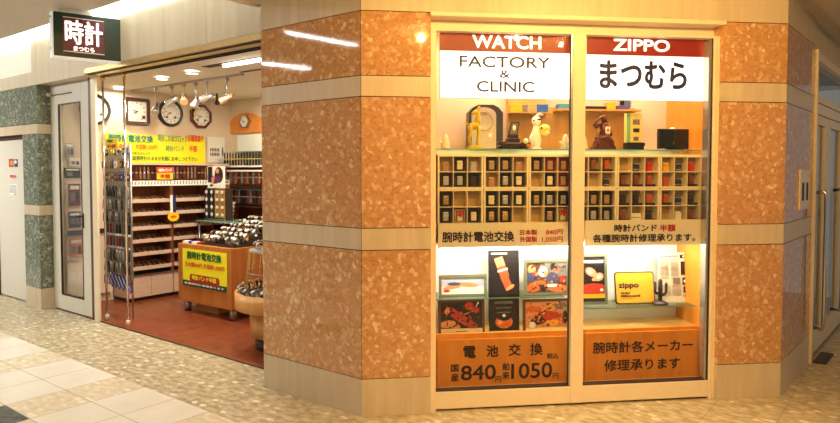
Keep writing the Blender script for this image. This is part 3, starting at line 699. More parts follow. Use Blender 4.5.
# yellow tin sign
ua, zb = on_v(FF, 616, 304.5, .27); ub, _ = on_v(FF, 655.5, 304.5, .27); zt = on_v(FF, 616, 272.5, .27)[1]; w_, h_ = ub-ua, zt-zb
t = thing('tin_sign', 'yellow tin sign with dark rounded border on the right glass shelf', 'sign', FF, ua, .27, zb, tilt=-10)
def rrect(x0, x1, z0, z1, r, n=6):
    P = []
    for cx, cz, a in ((x1-r, z0+r, -90), (x1-r, z1-r, 0), (x0+r, z1-r, 90), (x0+r, z0+r, 180)):
        P += [(cx+r*math.cos(R(a+90*i/n)), cz+r*math.sin(R(a+90*i/n))) for i in range(n+1)]
    return P
MB().plate(rrect(0, w_, 0, h_, .02), 0, .008).build('border', M_caser if False else M_dark, t)
MB().plate(rrect(.008, w_-.008, .008, h_-.008, .015), -.002, 0).build('yellow_field', mat('yellow_tin', (232, 168, 50), .4), t)
og = (FF, ua, .27, zb)
wr(t, og, 'zippo', 619.5, 640, 283, 290, M_blackp, .002, -.004)
wr(t, og, 'THE GREAT', 621, 631, 292.3, 294.3, M_blackp, .0008, -.004); wr(t, og, 'AMERICAN LIGHTER', 621, 641, 295.3, 297.3, M_blackp, .0008, -.004)
MB().box(.026, .125, -.003, -.002, .034, .037).build('fine_print', M_brownf, t)
# cactus figurine
b = MB(); b.lathe([(.052, 0), (.05, .012), (.03, .022), (.02, .026)], n=20); b.tube([(0, 0, .02), (0, 0, .10), (0, 0, .155), (0, 0, .172)], [.013, .015, .014, .004], 8)
b.tube([(0, 0, .07), (-.028, 0, .075), (-.038, 0, .09), (-.038, 0, .145), (-.038, 0, .155)], [.009, .01, .010, .010, .003], 8)
b.tube([(0, 0, .06), (.028, 0, .066), (.04, 0, .08), (.041, 0, .135), (.041, 0, .145)], [.009, .01, .010, .010, .003], 8)
t = b.build('cactus_figurine', mat('dark_iron', (52, 34, 30), .5)); u_, z_ = on_v(FF, 662, 306, .21); place(t, FF, u_, .235, .5725); tag(t, 'dark cactus figurine beside the yellow tin sign', 'figurine')
# newspaper page
prims = [(M_pgrey, 'r', .05, .52, .91, .94), (M_pblack, 'r', .56, .95, .88, .95), (M_pwhite, 'e', .66, .915, .04, .02, 0), (M_pwhite, 'e', .84, .915, .04, .02, 0)]
for k in range(17):
    z = .87-.024*k; prims += [(M_pgrey, 'r', .05, .28, z, z+.010), (M_pgrey, 'r', .31, .52, z, z+.010)]
prims += [(M_pblack, 'r', .57, .95, .55, .82), (M_pwhite, 'e', .76, .70, .09, .07, 0), (M_pgrey, 'e', .76, .71, .04, .03, 0), (M_pgrey, 'r', .36, .55, .38, .50), (M_pblack, 'r', .60, .76, .36, .50), (M_pwhite, 'e', .68, .43, .05, .03, 0), (M_pgrey, 'r', .79, .95, .36, .50), (M_pblack, 'r', .62, .96, .20, .32), (M_pwhite, 'e', .76, .27, .1, .02, 10)]
for k in range(10): z = .34-.022*k; prims += [(M_pgrey, 'r', .06, .30, z, z+.009), (M_pgrey, 'r', .33, .56, z, z+.009)]
for k in range(3): prims += [(M_pgrey, 'r', .6, .95, .12+.02*k, .128+.02*k)]
picture('old newspaper page standing at the right end of the glass shelf', 659.5, 698.5, 253, 303.5, .30, M_paper, 0, mat('newsprint', (222, 208, 176), .8), prims, -5, 'newspaper_page', 'newspaper')

# ---------------- figurines on the long glass shelf
ZS = 1.594
def at_u(x, v): return on_v(FF, x, 148, v)[0]
# arched clock
t = thing('arched_clock', 'black arched clock standing behind the yellow deer figurine', 'clock', FF, at_u(486, .42), .42, ZS)
def arch(w, h, n=14): return [(-w/2, 0), (w/2, 0)]+[(w/2*math.cos(PI*k/n), h-w/2*.62+w/2*.62*math.sin(PI*k/n)) for k in range(n+1)]
b = MB(); b.plate([(-.115, 0), (.115, 0), (.115, .25), (.085, .285), (.05, .302), (-.05, .302), (-.085, .285), (-.115, .25)], 0, .10).build('case', mat('charcoal_case', (56, 52, 56), .35), t)
b = MB().plate([(p[0]-.015, p[1]+.012) for p in arch(.166, .272)], -.003, 0).build('face', mat('beige_dial', (190, 176, 150), .5), t)
b = MB(); b.ring((-.015, .19), .062, .058, -.005, -.003); b.build('dial_ring', M_gold, t)
MB().box(.018, .038, -.006, -.003, .09, .112).build('white_plate', M_pwhite, t); lettering(t, 'XII', -.03, 0, .228, .246, M_brownf, -.005)
# deer
b = MB(); b.box(-.042, .042, -.026, .026, 0, .022, .004)
b.tube([(-.034, 0, .148), (-.01, 0, .143), (.018, 0, .15), (.026, 0, .158)], [.016, .023, .024, .016], 12)
b.tube([(.018, 0, .15), (.026, 0, .19), (.021, 0, .225), (.016, 0, .236)], [.019, .013, .012, .013], 10)
b.tube([(.026, 0, .236), (.008, 0, .232), (-.012, 0, .226), (-.018, 0, .224)], [.013, .014, .009, .005], 10)
for s in (-1, 1):
    b.tube([(.02, s*.008, .24), (.028, s*.017, .26), (.03, s*.019, .272)], [.005, .006, .001], 6)
    b.tube([(.026, s*.012, .145), (.026, s*.012, .10), (.020, s*.012, .06), (.020, s*.012, .02)], [.012, .008, .006, .006], 8)
    b.tube([(-.03, s*.012, .148), (-.022, s*.012, .11), (-.034, s*.012, .07), (-.028, s*.012, .02)], [.015, .011, .006, .006], 8)
b.tube([(-.046, 0, .152), (-.056, 0, .165), (-.058, 0, .178)], [.006, .006, .002], 6)
t = b.build('deer_figurine', mat('mustard_glaze', (208, 184, 16), .3)); place(t, FF, at_u(474.5, .22), .22, ZS, rot=0); tag(t, 'yellow deer figurine on a small block', 'figurine')
# cones
def cone_fig(x, v, label, tall=1.0, m=mat('ivory_ceramic', (236, 226, 196), .4)):
    b = MB(); b.lathe([(.028, 0), (.029, .01), (.025, .04), (.017, .075*tall), (.010, .092*tall), (.003, .097*tall)], n=18); b.tube([(-.02, 0, .03), (-.036, -.004, .045), (-.04, -.004, .052)], [.008, .007, .003], 8)
    t = b.build('cone_figurine', m); place(t, FF, at_u(x, v), v, ZS); tag(t, label, 'figurine')
cone_fig(445.5, .2, 'small ivory cone shaped figurine at the far left of the shelf', .95)
cone_fig(565.5, .2, 'ivory cone shaped figurine just left of the mullion', 1.0)
cone_fig(583, .2, 'ivory cone shaped figurine partly behind the mullion in the right bay')
cone_fig(702, .22, 'larger ivory cone shaped figurine right of the black monitor', 1.25)
# small model vehicle
t = thing('model_car', 'dark model car with brass lamp beside the arched clock', 'model car', FF, at_u(514, .24), .24, ZS, rot=10)
b = MB(); b.box(-.11, .10, -.035, .035, .016, .044, .006); b.box(-.05, .03, -.03, .03, .044, .070, .006); b.box(-.11, -.06, -.037, .037, .036, .048, .004); b.build('car_body', mat('dark_car_paint', (66, 36, 34), .25), t)
MB().box(-.10, .03, -.0365, -.035, .036, .042).build('side_stripe', M_silver, t)
for x_ in (-.075, .065):
    for s in (-1, 1): MB().tube([(x_, s*.036-.006, .018), (x_, s*.036+.006, .018)], .018, 14).build('wheel', M_black, t)
MB().ell((.06, -.045, .052), (.018, .012, .018)).build('brass_lamp', M_lcol['cream'], t); MB().ell((.075, -.045, .022), (.014, .012, .014)).build('tail_lamp', M_lcol['orange'], t)
# small tilted frame
t = thing('photo_stand', 'small dark photo stand leaning above the model car', 'photo stand', FF, at_u(514, .36), .36, ZS)
MB().box(-.03, .03, 0, .05, 0, .10).build('block', M_black, t)
b = MB(); b.plate([(-.042, .095), (.022, .095), (.036, .185), (-.022, .185)], -.006, 0); b.build('frame', M_dark, t)
MB().plate([(-.030, .105), (.014, .105), (.024, .175), (-.016, .175)], -.008, -.006).build('photo', M_pgrey, t); MB().ell((-.002, -.009, .145), (.011, .002, .018)).build('portrait', M_pwhite, t)
# white bird figurine
b = MB(); b.lathe([(.012, .0), (.030, .03), (.034, .06), (.030, .10), (.020, .145), (.018, .155)], n=16); b.ell((0, 0, .185), (.031, .028, .034)); 
b.tube([(.02, -.01, .13), (.06, -.02, .12), (.082, -.02, .105)], [.016, .014, .010], 8); b.tube([(-.02, 0, .11), (-.038, 0, .07), (-.036, 0, .05)], [.010, .011, .006], 8)
b.tube([(-.012, 0, .21), (.02, 0, .232), (.05, 0, .226)], [.008, .009, .003], 8)
for s in (-1, 1): b.ell((s*.016, -.012, .008), (.017, .024, .008))
t = thing('bird_figurine', 'white standing bird figurine with yellow wing behind the glass', 'figurine', FF, at_u(536, .3), .3, ZS)
b.build('body', M_lcol['white'], t)
b = MB(); b.ell((.05, -.02, .135), (.040, .016, .030)); b.ell((.055, -.018, .110), (.03, .014, .02)); b.build('yellow_wing', mat('pale_yellow_glaze', (240, 224, 110), .4), t)
b = MB(); b.ell((-.022, -.022, .19), (.006, .006, .006)); b.ell((.010, -.028, .196), (.012, .005, .006)); b.ell((.026, -.035, .14), (.007, .006, .007)); b.build('eyes', M_blackp, t)
# clear acrylic price plate
t = MB().box(-.035, .035, -.002, .002, 0, .075, .001).build('acrylic_plate', glass_mat('clear_acrylic', (236, 226, 200))); place(t, FF, at_u(555, .4), .42, 1.66); 
bpy.data.objects.remove(t)
# seated bronze figurine
b = MB()
b.plate([(-.082, 0), (.075, 0), (.07, .02), (.06, .03), (.05, .055), (-.02, .075), (-.055, .06), (-.062, .03), (-.082, .012)], -.03, .03)
b.ell((-.02, 0, .075), (.042, .032, .028)); b.tube([(-.01, 0, .08), (0, 0, .125), (.0, 0, .165), (.0, 0, .18)], [.030, .023, .028, .012], 12)
b.ell((.002, -.002, .205), (.019, .019, .026)); b.ell((.006, .006, .195), (.021, .02, .035))
b.tube([(-.024, 0, .165), (-.062, -.008, .145), (-.072, -.01, .155), (-.045, -.008, .195), (-.016, -.006, .215)], [.011, .010, .010, .008, .008], 8)
b.tube([(.025, 0, .165), (.045, -.004, .12), (.05, -.01, .09)], [.011, .009, .008], 8)
b.tube([(-.03, -.01, .07), (.02, -.028, .085), (.045, -.03, .05), (.05, -.03, .02)], [.020, .017, .014, .010], 8)
b.tube([(-.03, .01, .07), (-.045, -.02, .055), (-.04, -.025, .02)], [.018, .014, .010], 8)
t = thing('seated_figurine', 'brown seated figure figurine with one arm raised to its head', 'figurine', FF, at_u(603.5, .25), .25, ZS)
b.build('body', mat('brown_bronze', (96, 48, 34), .35, .2), t)
MB().box(-.002, .030, -.036, -.031, .105, .150).build('white_tag', M_pwhite, t); MB().box(.008, .02, -.037, -.036, .118, .134).build('red_print', M_red, t)
# package on black stand
t = thing('boxed_souvenir', 'tall green and yellow package on a black stand', 'package', FF, at_u(635, .3), .3, ZS)
MB().box(-.062, .055, -.02, .05, 0, .052, .004).build('black_stand', M_black, t); MB().box(.05, .068, -.01, .03, .03, .05, .003).build('knob', M_black, t)
MB().box(-.060, .045, 0, .04, .052, .245, .001).build('box', mat('pale_yellow_card', (232, 212, 120), .5), t); MB().box(-.0605, -.035, -.001, .0, .052, .245).build('green_side', mat('mint_card', (128, 184, 140), .5), t)
b = MB(); b.box(-.018, .030, -.002, 0, .17, .205); b.box(-.012, .024, -.002, 0, .065, .09); b.m(1).box(-.015, .028, -.003, -.002, .12, .145); b.build('printed_motifs', [M_pgrey, M_blackp], t)
# monitor
t = thing('monitor', 'black flat monitor standing on the right end of the long shelf', 'monitor', FF, at_u(676, .3), .3, ZS)
MB().box(-.122, .118, 0, .03, .012, .145, .004).build('housing', M_black, t); MB().box(-.112, .108, -.002, 0, .024, .135).build('screen', mat('dark_screen', (28, 30, 30), .15), t)
MB().box(-.05, .05, -.02, .05, 0, .012, .003).build('foot', M_black, t); MB().box(-.06, .04, -.003, -.002, .028, .038).build('button_strip', M_slot, t); MB().ell((-.02, -.003, .05), (.004, .002, .004)).build('gold_logo', M_gold, t)
# loop shaped ornament
t = thing('loop_ornament', 'cream loop shaped ornament with a dark centre behind the monitor', 'ornament', FF, at_u(693, .44), .44, ZS)
b = MB(); b.plate([(-.006, 0), (.03, 0), (.034, .10), (.05, .15), (.036, .18), (-.01, .178), (-.05, .16), (-.03, .14), (0, .12)], 0, .02); b.build('body', M_lcol['white'], t); MB().ell((.018, -.002, .155), (.012, .004, .010)).build('dark_centre', M_blackp, t)
MB().lathe([(.022, 0), (.022, .15), (.012, .165)], n=14).xf(Matrix.Translation((-.155, 0, 0))).build('white_knob', M_lcol['white'], t)
# books and boxes on the small upper wooden shelf
t = MB().box(0, .285, -.12, 0, -.008, 0).build('wooden_shelf', M_wood); place(t, FF, 1.015, .56, 1.853); tag(t, 'short wooden shelf above the bird figurine', 'shelf')
for (a, c, m_, lab) in ((1.02, 1.105, M_lcol['yellow'], 'yellow box on the short wooden shelf'), (1.107, 1.14, M_pgrey, 'grey box on the short wooden shelf'), (1.142, 1.205, M_leather2, 'tan box on the short wooden shelf'), (1.207, 1.285, mat('blue_card', (40, 90, 170), .5), 'blue box on the short wooden shelf')):
    t = MB().box(0, c-a, -.08, -.0, 0, .055 if 'grey' not in lab else .05, .002).build('box', m_); place(t, FF, a, .55, 1.854); tag(t, lab, 'box')
t = MB().box(0, .60, -.10, 0, 0, .012).build('wooden_shelf', M_wood); place(t, FF, 1.345, .555, 1.868); tag(t, 'long wooden shelf behind the seated figurine', 'shelf')
for i, (a, c, m_, h_, lab) in enumerate(((1.36, 1.47, mat('teal_card', (60, 130, 150), .5), .035, 'teal box lying at the left end of the long wooden shelf'), (1.48, 1.70, M_black, .022, 'long black box lying on the long wooden shelf'), (1.71, 1.77, M_lcol['yellow'], .05, 'small yellow box on the long wooden shelf'), (1.79, 1.87, mat('violet_card', (90, 70, 130), .5), .03, 'violet box near the right end of the long wooden shelf'))):
    t = MB().box(0, c-a, -.06, 0, 0, h_, .002).build('box', m_); place(t, FF, a, .54, 1.880); tag(t, lab, 'box')
# ================================================================== INSIDE THE SHOP
def sgnU(name, label, cat, u, x0, x1, y0, y1, m, depth=.01, part='board', F=FL, group=None):
    va, zb = on_u(F, x0, y1, u); vb, _ = on_u(F, x1, y1, u); zt = on_u(F, x0, y0, u)[1]
    t = thing(name, label, cat, F, u, va, zb, rot=90, group=group)
    MB().box(0, vb-va, 0, depth, 0, zt-zb).build(part, m, t)
    return t, (F, u, va, zb), (vb-va, zt-zb)
def wrU(t, org, body, x0, x1, y0, y1, m, bold=.0, y=-.002):
    F, u, va, zb = org
    a, z0 = on_u(F, x0, y1, u); z1 = on_u(F, x0, y0, u)[1]; c = on_u(F, x1, y1, u)[0]
    lettering(t, body, a-va, c-va, z0-zb, z1-zb, m, y, bold)
M_teal = mat('teal_letters', (20, 130, 110), .5, var=0); M_grn = mat('green_letters', (30, 100, 40), .5, var=0); M_orl = mat('orange_letters', (230, 90, 30), .5, var=0)
# banner
t, org, (bw, bh) = sgnU('banner', 'long yellow banner with coloured writing under the wall clocks', 'banner', -4.62, 103.5, 205.5, 133, 162.8, M_yellow, .02)
wrU(t, org, '腕時計電池交換', 108, 153, 133.5, 141.5, M_teal, .003)
wrU(t, org, '時計こわれクロック', 158, 187, 134, 141.5, M_teal, .001); wrU(t, org, '各種取扱中', 187.5, 203.5, 134.5, 141.5, M_orl, .003)
wrU(t, org, '日本製840円・外国製1,050円', 112, 157, 143.5, 149, M_orl, .001); wrU(t, org, '時計バンド', 166, 184, 145.5, 151.5, M_teal, .001); wrU(t, org, '半額', 189, 197, 145.5, 152, M_orl, .002)
wrU(t, org, '電池交換当日仕上げ', 126, 150, 151.5, 154.5, M_grn, .0005)
wrU(t, org, '高級腕時計のままお気軽にお申しつけ下さい', 129, 197, 155.5, 160.5, M_grn, .001)
# picture board near the corner
t, org, (w_, h_) = sgnU('picture_board', 'cream board with a row of watches pictured, right of the yellow banner', 'picture', -4.63, 207.5, 225, 136.5, 162.5, M_paper, .015)
art(t, [(M_brownf, 'r', .16+.09*k, .22+.09*k, .26, .56) for k in range(6)]+[(M_pwhite, 'e', .19+.09*k, .41, .03, .03, 0) for k in range(6)]+[(M_pgrey, 'e', .86, .42, .05, .2, 0)], w_, h_, 0)

# clocks on the left wall
def clock(label, F, u, v, z, rot, kind, r, fm, group=None):
    t = thing('wall_clock', label, 'clock', F, u, v, z, rot)
    if kind == 'square': out = rrect(-r, r, -r, r, .035); inn = rrect(-r*.74, r*.74, -r*.74, r*.74, .006)
    elif kind == 'round': out = [(r*math.cos(2*PI*k/40), r*math.sin(2*PI*k/40)) for k in range(40)]; inn = [(p[0]*.80, p[1]*.80) for p in out]
    elif kind == 'hex': out = [(r*math.cos(2*PI*k/6), .86*r*math.sin(2*PI*k/6)) for k in range(6)]; inn = [(p[0]*.86, p[1]*.86) for p in out]
    else: out = [(r*math.cos(2*PI*(k+.5)/8), r*math.sin(2*PI*(k+.5)/8)) for k in range(8)]; inn = [(p[0]*.78, p[1]*.78) for p in out]
    b = MB(); n = len(out)
    if len(inn) != n: inn = inn[:n]
    rings = [[b.bm.verts.new((p[0], y, p[1])) for p in pp] for pp, y in ((out, 0), (out, -.03), ([(p[0]*.95, p[1]*.95) for p in out], -.042), (inn, -.036), (inn, -.02))]
    for i in range(4):
        for k in range(n): b._f([rings[i][k], rings[i][(k+1) % n], rings[i+1][(k+1) % n], rings[i+1][k]])
    b._f(rings[0]); b.build('frame', fm, t)
    MB().plate(inn, -.021, -.018).build('dial', M_dial, t)
    b = MB(); b.rn = False; R_ = r*.62
    for k in range(12):
        a = PI/6*k; c, s_ = R_*math.cos(a), R_*math.sin(a); q = r*.05
        b.flat([(c-q*.6, s_-q), (c+q*.6, s_-q), (c+q*.6, s_+q), (c-q*.6, s_+q)], -.0215)
    b.build('hour_marks', M_blackp, t)
    b = MB(); b.tube([(0, -.024, 0), (-r*.5, -.024, r*.12)], .003, 6); b.tube([(0, -.026, 0), (-r*.3, -.026, -r*.14)], .004, 6); b.ell((0, -.026, 0), (.007, .004, .007)); b.build('hands', M_blackp, t)
    if kind in ('round', 'oct'):
        b = MB(); b.ell((-r*.32, -.023, -r*.3), (.016, .003, .016)); b.ell((r*.34, -.023, -r*.3), (.016, .003, .016)); b.build('small_dials', M_grn, t)
        b = MB(); b.ring((0, 0), r*.50, r*.48, -.0225, -.021); b.build('dial_ring', M_gold, t)
    if kind == 'square': MB().box(r*.38, r*.62, -.024, -.021, -r*.52, -r*.28).build('date_window', M_caser, t)
    return t
M_dial = mat('ivory_dial', (236, 232, 222), .5, var=.02)
M_mahog = mat('mahogany', (96, 26, 18), .25, coat=.4); M_walnut = mat('walnut', (64, 34, 26), .3, coat=.3)
UW_ = -4.648
clock('dark round wall clock half hidden behind the door jamb', FL, UW_, .70, 2.14, 90, 'round', .17, M_black)
clock('square wall clock with dark brown rounded frame and ivory dial', FL, UW_, 1.178, 2.152, 90, 'square', .158, M_walnut)
clock('round wall clock with black frame between the square and octagonal clocks', FL, UW_, 1.605, 2.163, 90, 'round', .163, M_black)
clock('octagonal wall clock with red mahogany frame', FL, UW_, 2.025, 2.152, 90, 'oct', .160, M_mahog)
clock('small hexagonal wall clock on the orange arch', FL, -4.315, 2.472, 2.10, 0, 'hex', .105, M_steel)

# cabinets with sloping trays along the left wall
UF = -4.30
TZ = (1.125, .98, .82, .675, .53, .37)
def cabinet(v0, w, which):
    t = thing('tray_cabinet', 'wall cabinet with six pinkish sloping trays, %s bay from the entrance' % which, 'cabinet', FL, UF, v0, 0, 90, group=None)
    MB().box(.004, w-.004, 0, .33, .045, .285, .003).build('base_box', M_pink, t)
    b = MB(); b.box(.01, w-.01, .03, .32, 0, .045); b.build('kick', M_dark, t)
    b = MB(); b.box(w*.5-.001, w*.5+.001, -.001, 0, .06, .28); b.build('door_gap', M_dark, t)
    MB().box(.0, w, -.01, .34, .285, .297).build('glass_top', M_steel, t)
    MB().box(0, w, .325, .345, .297, 1.548).build('back_board', M_dwood, t)
    for x in (0, w-.012): MB().box(x, x+.012, .01, .325, .297, 1.30).build('side_panel', M_dwood, t)
    for z in TZ:
        b = MB(); b.box(.012, w-.012, 0, .010, z-.022, z+.020, .002)
        v = [b.bm.verts.new(p) for p in ((.012, .010, z-.012), (w-.012, .010, z-.012), (w-.012, .25, z+.045), (.012, .25, z+.045), (.012, .010, z-.02), (w-.012, .010, z-.02), (w-.012, .25, z+.037), (.012, .25, z+.037))]
        for q in ((0, 1, 2, 3), (4, 7, 6, 5), (0, 4, 5, 1), (1, 5, 6, 2), (2, 6, 7, 3), (3, 7, 4, 0)): b._f([v[i] for i in q])
        b.build('sloping_tray', M_pink, t)
    b = MB(); b.box(.0, w, .0, .012, 1.300, 1.352); b.box(0, w, .0, .30, 1.292, 1.300); b.build('price_rail', M_whitewall, t)
    b = MB(); b.box(.0, w, .0, .012, 1.530, 1.554); b.box(0, w, .012, .32, 1.542, 1.554); b.build('top_rail', M_pink, t)
    b = MB(); b.rn = False
    for k in range(14):
        x = .02+k*(w-.05)/13; b.flat([(x, 1.308), (x+.012, 1.308), (x+.02, 1.345), (x+.008, 1.345)], -.001)
    b.build('price_marks', M_pgrey, t)
    return t
BAYS = ((.862, .545, 'first'), (1.412, .545, 'second'), (1.962, .24, 'third'))
for v0_, w_, wh in BAYS: cabinet(v0_, w_, wh)
SC_ = {'black': mat('black_leather', (26, 22, 22), .45), 'dark brown': mat('dark_brown_leather', (58, 34, 26), .45), 'tan': mat('tan_leather', (150, 92, 54), .5), 'red brown': mat('red_brown_leather', (110, 44, 30), .45), 'grey': mat('grey_leather', (120, 112, 106), .5)}
def strap_mesh(h=.15, w=.02):   # lies along +z
    b = MB(); b.box(-w/2, w/2, -.003, 0, 0, h*.46, .001); b.box(-w*.4, w*.4, -.003, 0, h*.54, h, .001); b.m(1).box(-w*.55, w*.55, -.004, .001, h*.45, h*.55, .001); b.box(-w*.3, w*.3, -.0045, -.003, h*.47, h*.53)
    return b
STR = {k: strap_mesh().mesh('watch_strap', [m_, M_silver]) for k, m_ in SC_.items()}
SLONG = {k: strap_mesh(.135, .024).mesh('watch_strap', [m_, M_silver]) for k, m_ in SC_.items()}
BAR = ('first', 'second', 'third')
for bi, (v0_, w_, wh) in enumerate(BAYS):
    n = 9 if bi < 2 else 3
    for zi, z in enumerate(TZ):
        if bi == 2 and zi > 2: continue
        for k in range(n):
            if random.random() < .08: continue
            c = random.choice(('black', 'black', 'dark brown', 'dark brown', 'red brown', 'grey'))
            o = link('watch_strap', STR[c])
            x = .035+k*(w_-.07)/(n-1)
            o.matrix_world = FL.m @ Matrix.Translation((UF, v0_, 0)) @ Matrix.Rotation(PI/2, 4, 'Z') @ Matrix.Translation((x, .03, z+.004)) @ Matrix.Rotation(R(-75+random.uniform(-2, 2)), 4, 'X') @ Matrix.Rotation(R(random.uniform(-8, 8)+14), 4, 'Y')
            tag(o, '%s watch strap, %s from entrance on %s tray down, %s cabinet bay' % (c, ORD[k], ORD[zi], wh), 'watch strap', 'watch straps lying on the sloping trays')
    for k in range(11 if bi < 2 else 5):
        if random.random() < .07: continue
        c = ('tan', 'tan', 'dark brown', 'grey', 'red brown')[(k*7+bi*3) % 5]
        o = link('watch_strap', SLONG[c]); x = .035+k*(w_-.07)/(10 if bi < 2 else 4)
        o.matrix_world = FL.m @ Matrix.Translation((UF+.004, v0_, 0)) @ Matrix.Rotation(PI/2, 4, 'Z') @ Matrix.Translation((x, .03, 1.372))
        tag(o, '%s watch strap hanging %s from entrance above the price rail, %s bay' % (c, ORD[k], wh), 'watch strap', 'watch straps hanging over the price rail')
# small signs on the cabinets
t, org, _ = sgnU('price_card', 'small red and yellow card hanging over the price rail', 'card', -4.285, 157, 173, 167, 179.5, mat('card_yellow', (250, 196, 30), .5), .003)
va, zc = on_u(FL, 157, 173, -4.285); MB().box(0, on_u(FL, 173, 173, -4.285)[0]-org[2], -.002, 0, zc-org[3], on_u(FL, 157, 167, -4.285)[1]-org[3]).build('red_band', mat('card_red', (230, 70, 30), .5), t)
wrU(t, org, '時計バンド', 158.5, 171.5, 168.5, 171.8, M_pwhite, .002, -.004); wrU(t, org, '半額', 160, 170, 174, 178.6, M_red, .002)
t, org, _ = sgnU('hanging_tag', 'navy and white hanging tag with a yellow oval below it', 'tag', -4.27, 170.5, 176, 195, 213, M_pwhite, .003, part='white_strip')
w_ = on_u(FL, 176, 213, -4.27)[0]-org[2]; h_ = on_u(FL, 170.5, 195, -4.27)[1]-org[3]
MB().box(w_*.45, w_, -.002, 0, 0, h_).build('navy_strip', mat('navy_card', (24, 30, 84), .5), t)
b = MB(); b.plate([(w_/2+.072*math.cos(a), -.045+.052*math.sin(a)) for a in [2*PI*k/28 for k in range(28)]], -.004, 0); b.build('yellow_oval', mat('oval_yellow', (246, 204, 20), .4), t)
b = MB(); b.plate([(w_/2+.04*math.cos(a), -.045+.016*math.sin(a)) for a in [2*PI*k/28 for k in range(28)]], -.005, -.004); b.build('orange_print', M_orl, t)

# chrome poles at the opening
for i, (u, lab) in enumerate(((-3.69, 'thin chrome pole with cream foot next to the door jamb'), (-3.288, 'thin chrome pole with cream foot standing free in the opening'))):
    t = thing('gate_pole', lab, 'pole', FL, u, .322, 0)
    MB().tube([(0, 0, .05), (0, 0, 2.37)], .0105, 12).build('tube', M_chrome, t); MB().lathe([(.02, .004), (.02, .05), (.013, .056)], n=16).build('foot', M_frame, t); MB().lathe([(.013, 2.335), (.024, 2.35), (.024, 2.372)], n=16).build('ceiling_cap', M_gold, t)
# rack of small accessories behind the poles
t = thing('wire_rack', 'upright wire rack crowded with small accessories behind the chrome poles', 'rack', FL, -3.79, .50, 0)
b = MB()
for x in (-.26, .26): b.tube([(x, .0, 0), (x, 0, 1.72)], .008, 8)
for k in range(12): b.tube([(-.26, 0, .3+.128*k), (.26, 0, .3+.128*k)], .004, 6)
b.build('wire_frame', M_steel, t); MB().box(-.255, .255, .006, .014, .42, 1.64).build('grid_panel', mat('rack_panel', (176, 166, 152), .6), t)
AC = [('black', M_black), ('silver', M_silver), ('dark red', mat('dark_red_cord', (130, 24, 26), .5)), ('gold', M_gold), ('brown', SC_['red brown']), ('blue', mat('blue_fob', (40, 70, 150), .4)), ('white', M_pwhite)]
def acc_mesh(kind):
    b = MB()
    b.ring((0, -.006), .008, .006, -.002, .0, 10)
    if kind == 0: b.plate(rrect(-.016, .016, -.085, -.018, .008, 3), -.006, 0); b.m(1).ell((0, -.007, -.05), (.010, .004, .012), 8)
    elif kind == 1:
        b.m(1)
        for x in (-.010, .004, .014): b.tube([(x*.4, -.003, -.014), (x, -.006, -.06), (x*1.2, -.004, -.11)], .003, 5)
    else: b.box(-.010, .010, -.004, 0, -.10, -.014, .001); b.m(1).box(-.014, .014, -.006, .001, -.118, -.098, .002)
    return b
ACM = {(k, i): acc_mesh(k).mesh('accessory', [AC[i][1], AC[1 if i != 1 else 0][1] if k != 2 else M_pwhite]) for k in range(3) for i in range(len(AC))}
KW = ('fob', 'chain', 'strap')
for r_ in range(11):
    z = .3+.128*(r_+1) if r_ < 11 else 0
    for c in range(9):
        if r_ >= 8: k, i = 0, random.choice((0, 3, 5, 4, 6, 1))
        elif r_ >= 5: k, i = (1, random.choice((1, 1, 0)))
        elif r_ >= 3: k, i = 2, random.choice((0, 2, 2, 0))
        elif r_ >= 1: k, i = 1, random.choice((1, 0, 1))
        else: k, i = 1, 1
        o = link('accessory', ACM[(k, i)]); place(o, FL, -4.03+.06*c, .488, z, rot=random.uniform(-25, 25)); o.matrix_world = o.matrix_world @ Matrix.Diagonal((1.5, 1.2, 1.1, 1))
        tag(o, 'small %s %s, %s from left in %s row up of the wire rack' % (AC[i][0], KW[k], ORD[c], ORD[r_]), 'accessory', 'small accessories on the wire rack')
M_blue = mat('blue_ribbon', (20, 60, 160), .4)
for k in range(6):
    b = MB(); b.box(-.024, .024, -.003, 0, -.17, 0, .001); b.m(1).box(-.006, .006, -.004, -.003, -.15, -.01)
    o = b.build('blue_strap', [M_blue, M_pwhite]); place(o, FL, -3.97+.072*k, .478, .43-.006*k)
    o.matrix_world = o.matrix_world @ Matrix.Rotation(R(-38), 4, 'Y'); tag(o, 'blue strap hanging aslant, %s from the left at the bottom of the wire rack' % ORD[k], 'strap', 'blue straps low on the wire rack')
t, org, _ = sgn('price_card', 'yellow card with red print near the top of the wire rack', 'card', FL, .475, 105.5, 118, 138.5, 150, mat('card_yellow_dark', (226, 206, 20), .5), .003, part='card_sheet')
wr(t, org, '時計', 108, 113, 139.5, 143, M_grn, .001); wr(t, org, '半額', 107, 116, 144.5, 148.5, M_red, .002)

# counter with yellow notice
cu1 = on_v(FL, 231.5, 300, 1.0)[0]; cu0 = -3.535; cw_ = cu1-cu0
t = thing('counter', 'wooden counter on round metal legs inside the shop', 'counter', FL, cu0, 1.0, 0)
MB().box(0, cw_, 0, .78, .115, .71, .004).build('body', M_woodx, t); MB().box(.14, .52, .12, .6, .006, .113).build('plinth', M_wood, t)
MB().box(0.01, cw_-.01, -.0015, 0, .405, .407).build('panel_gap', M_brownf, t)
for x, y in ((.08, .06), (cw_-.06, .06), (.08, .70), (cw_-.06, .70)): MB().lathe([(.034, .004), (.034, .115)], (x, y), 18).build('leg', M_steel, t)
t, org, (w_, h_) = sgn('counter_notice', 'yellow notice with red pill and green strip on the counter front', 'notice', FL, .993, 183, 227, 248, 284.5, M_yellow, .004)
wr(t, org, '腕時計電池交換', 187, 221.5, 250.5, 258.5, M_grn, .004); wr(t, org, '日本製840円 外国製1,050円', 185.5, 224.5, 261, 266, M_orl, .002)
